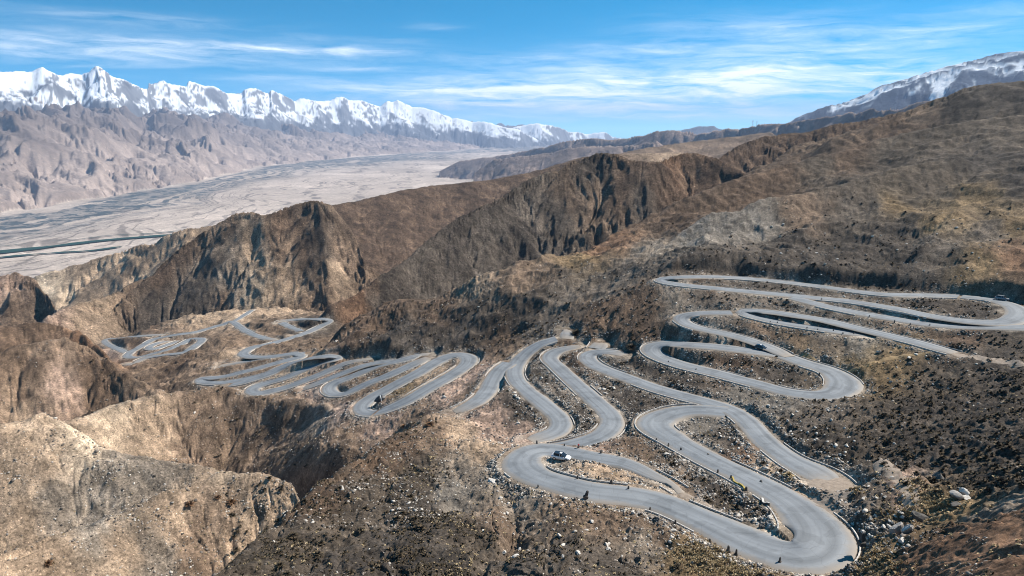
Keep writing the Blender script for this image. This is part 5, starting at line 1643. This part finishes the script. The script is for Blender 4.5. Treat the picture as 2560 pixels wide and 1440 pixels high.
def put_post(proto, u, v, label, group, s=1.0):
    x, y, z = hit(u, v)
    o = proto.copy(); COL.objects.link(o)
    o.location = (x, y, max(ground(x, y), z - .3) + CAMZ); o.scale = (s, s, s)
    o.rotation_euler = (0, 0, RG.uniform(0, 3))
    tagged(o, label, 'marker post', group)
    for ch in proto.children:
        c = ch.copy(); COL.objects.link(c); c.parent = o
    return o


P0 = bm_obj('marker_post', post_mesh(1.0), MAT_DARK)
bm_obj('foot_stone', box_mesh(-.34, .34, -.3, .3, -.4, .08, .05), MAT_DARK, P0)
POSTS = [('short dark marker stone on the verge of the nearest hairpin', [(1342, 1118), (1368, 1119), (1411, 1122), (1503, 1130), (1548, 1144), (1596, 1158), (1444, 1194), (1496, 1203), (1528, 1214), (1571, 1222), (1345, 1220)]),
         ('short dark marker stone beside the long arm down to the nearest wide bend', [(1641, 1100), (1671, 1113), (1702, 1126), (1794, 1188), (1774, 1353), (1821, 1372), (1841, 1380), (1950, 1400), (1688, 1310), (1625, 1282)]),
         ('short dark marker stone under the outer edge of the upper loops', [(1740, 927), (1671, 912), (1925, 810), (1943, 812), (2017, 824), (2044, 827), (2083, 831), (2107, 836), (2134, 840), (2048, 941)]),
         ('short dark marker stone beside the lower arm of the top loops', [(2173, 796), (2208, 806), (2236, 808), (2275, 813), (2324, 816), (2054, 752)])]
first = True
for lab, pts in POSTS:
    for (u, v) in pts:
        if first:
            x, y, z = hit(u, v)
            P0.location = (x, y, ground(x, y) + CAMZ); tagged(P0, lab, 'marker post', 'marker stones: ' + lab[23:]); first = False
        else:
            put_post(P0, u, v, lab, 'marker stones: ' + lab[23:], RG.uniform(.75, 1.05))
p_ = put_post(P0, 1446, 1122, 'dark marker stone with a red top above the nearest hairpin', None, 1.15)
bm_obj('red_cap', box_mesh(-.17, .17, -.15, .15, .78, 1.06, .02), M_RED, p_)
p_ = put_post(P0, 1465, 1237, 'taller black leaning post on the lower verge of the nearest road', None, 1.3)
p_.rotation_euler = (.1, .25, .3)
p_ = put_post(P0, 2155, 1350, 'black standing stone with a white cap right of the nearest wide bend', None, 1.7)
bm_obj('white_cap', box_mesh(-.2, .2, -.18, .18, .92, 1.2, .06), MAT_PALE, p_)

# low guard walls at the road edge
def wall_along(pts, hgt, thick, mat, name, label, cat, cap=None):
    p = np.array([hit(u, v) for u, v in catmull(pts, 5)])
    zz = np.array([ground(a_, b_) for a_, b_, _ in p]) + CAMZ
    zz = np.linspace(zz[0], zz[-1], len(zz)) + .05
    tg = np.gradient(p[:, :2], axis=0); tg /= np.linalg.norm(tg, axis=1)[:, None]
    nv = np.stack([tg[:, 1], -tg[:, 0]], 1) * thick / 2
    root = bpy.data.objects.new(name, None); COL.objects.link(root)
    root.location = (p[0, 0], p[0, 1], zz[0]); tagged(root, label, cat)
    o0 = np.array([p[0, 0], p[0, 1], zz[0]])
    def secs_(z0, z1, k_):
        return [[tuple(np.array([*(p[i, :2] + s_ * nv[i] * k_), zz[i] + zz_]) - o0) for s_, zz_ in ((-1, z0), (1, z0), (1, z1), (-1, z1))] for i in range(len(p))]
    loft('wall_face', secs_(-.4, hgt, 1), mat, root, smooth=False)
    loft('coping', secs_(hgt + .003, hgt + .12, 1.3), cap or MAT_PALE, root, smooth=False)
    return root


wall_along([(1829, 1204), (1840, 1210), (1852, 1219), (1862, 1229)], .45, .22, M_YELLOW, 'guard_wall', 'yellow guard wall at the road edge between two dark posts', 'guard wall', M_YELLOW)
wall_along([(1902, 1252), (1912, 1259), (1923, 1268)], .7, .3, MAT_DARK, 'guard_wall', 'dark guard wall with pale coping above the stony bank', 'guard wall')
put_post(P0, 1827, 1202, 'dark post at the upper end of the yellow guard wall', None, .95)
put_post(P0, 1865, 1230, 'dark post at the lower end of the yellow guard wall', None, .95)

# two masts on the far ridge
def mast(u, v, hgt, label, arms):
    a, t_ = ray(u, v)
    rr = np.linspace(2500, 9000, 3000)
    zt = ground_np(rr * math.sin(a), rr * math.cos(a)) / rr
    r = rr[int(zt.argmax())]
    x, y = r * math.sin(a), r * math.cos(a)
    root = bpy.data.objects.new('lattice_mast', None); COL.objects.link(root)
    root.location = (x, y, ground(x, y) + CAMZ - 1); tagged(root, label, 'mast')
    bm = bmesh.new()
    def bar(p0, p1, r_):
        p0, p1 = np.array(p0), np.array(p1)
        d = p1 - p0; d = d / np.linalg.norm(d)
        q = np.cross(d, (0.3, .9, .2)); q /= np.linalg.norm(q); w = np.cross(d, q)
        A = [bm.verts.new(p0 + r_ * (q * c + w * s)) for c, s in ((1, 0), (0, 1), (-1, 0), (0, -1))]
        B = [bm.verts.new(p1 + r_ * (q * c + w * s)) for c, s in ((1, 0), (0, 1), (-1, 0), (0, -1))]
        for i in range(4):
            bm.faces.new((A[i], A[(i + 1) % 4], B[(i + 1) % 4], B[i]))
    bw = hgt * .09
    cs = [(1, 1), (-1, 1), (-1, -1), (1, -1)]
    lv = [0, .25, .48, .68, .85, 1.0]
    wd_ = [bw * (1 - .75 * q) for q in lv]
    for (za, zb2, wa, wb) in zip(lv, lv[1:], wd_, wd_[1:]):
        for i in range(4):
            j = (i + 1) % 4
            bar((cs[i][0] * wa, cs[i][1] * wa, za * hgt), (cs[i][0] * wb, cs[i][1] * wb, zb2 * hgt), .30)
            bar((cs[i][0] * wa, cs[i][1] * wa, za * hgt), (cs[j][0] * wb, cs[j][1] * wb, zb2 * hgt), .18)
    bm_obj('tower', bm, M_STEEL, root)
    for (zz, half) in arms:
        bm = bmesh.new()
        bar((-half, 0, zz * hgt), (half, 0, zz * hgt), .5)
        bar((-half, 0, zz * hgt), (0, 0, zz * hgt + 3), .4)
        bar((half, 0, zz * hgt), (0, 0, zz * hgt + 3), .4)
        bm_obj('crossarm', bm, M_STEEL, root)


mast(1882, 309, 42, 'left hand lattice mast with a wide crossarm on the far ridge', [(.97, 8), (.8, 6)])
mast(1892, 309, 36, 'right hand lattice mast, the shorter one on the far ridge', [(.95, 6), (.75, 5)])

# ------------------------------------------------------------------ the air
m = bpy.data.materials.new('air')
m.use_nodes = True
t = NT(m.node_tree)
pv = t.n('ShaderNodeVolumePrincipled', {'Color': (.55, .70, 1.0, 1), 'Density': 3.2e-5, 'Anisotropy': 0.0})
o = t.n('ShaderNodeOutputMaterial')
t.t.links.new(pv.outputs[0], o.inputs['Volume'])
zb = float(Zb.min()) + CAMZ - 1.0
ztop = float(Zb.max()) + CAMZ + 20.0
bx = [(sx * 38000, sy, z) for z in (zb, ztop) for sy in (-3000, 38000) for sx in (-1, 1)]
hz = mesh_obj('haze', bx, [(0, 2, 3, 1), (4, 5, 7, 6), (0, 1, 5, 4), (2, 6, 7, 3), (0, 4, 6, 2), (1, 3, 7, 5)], m, smooth=False)
tagged(hz, 'thin blue haze filling the valley air', 'haze', kind='stuff')
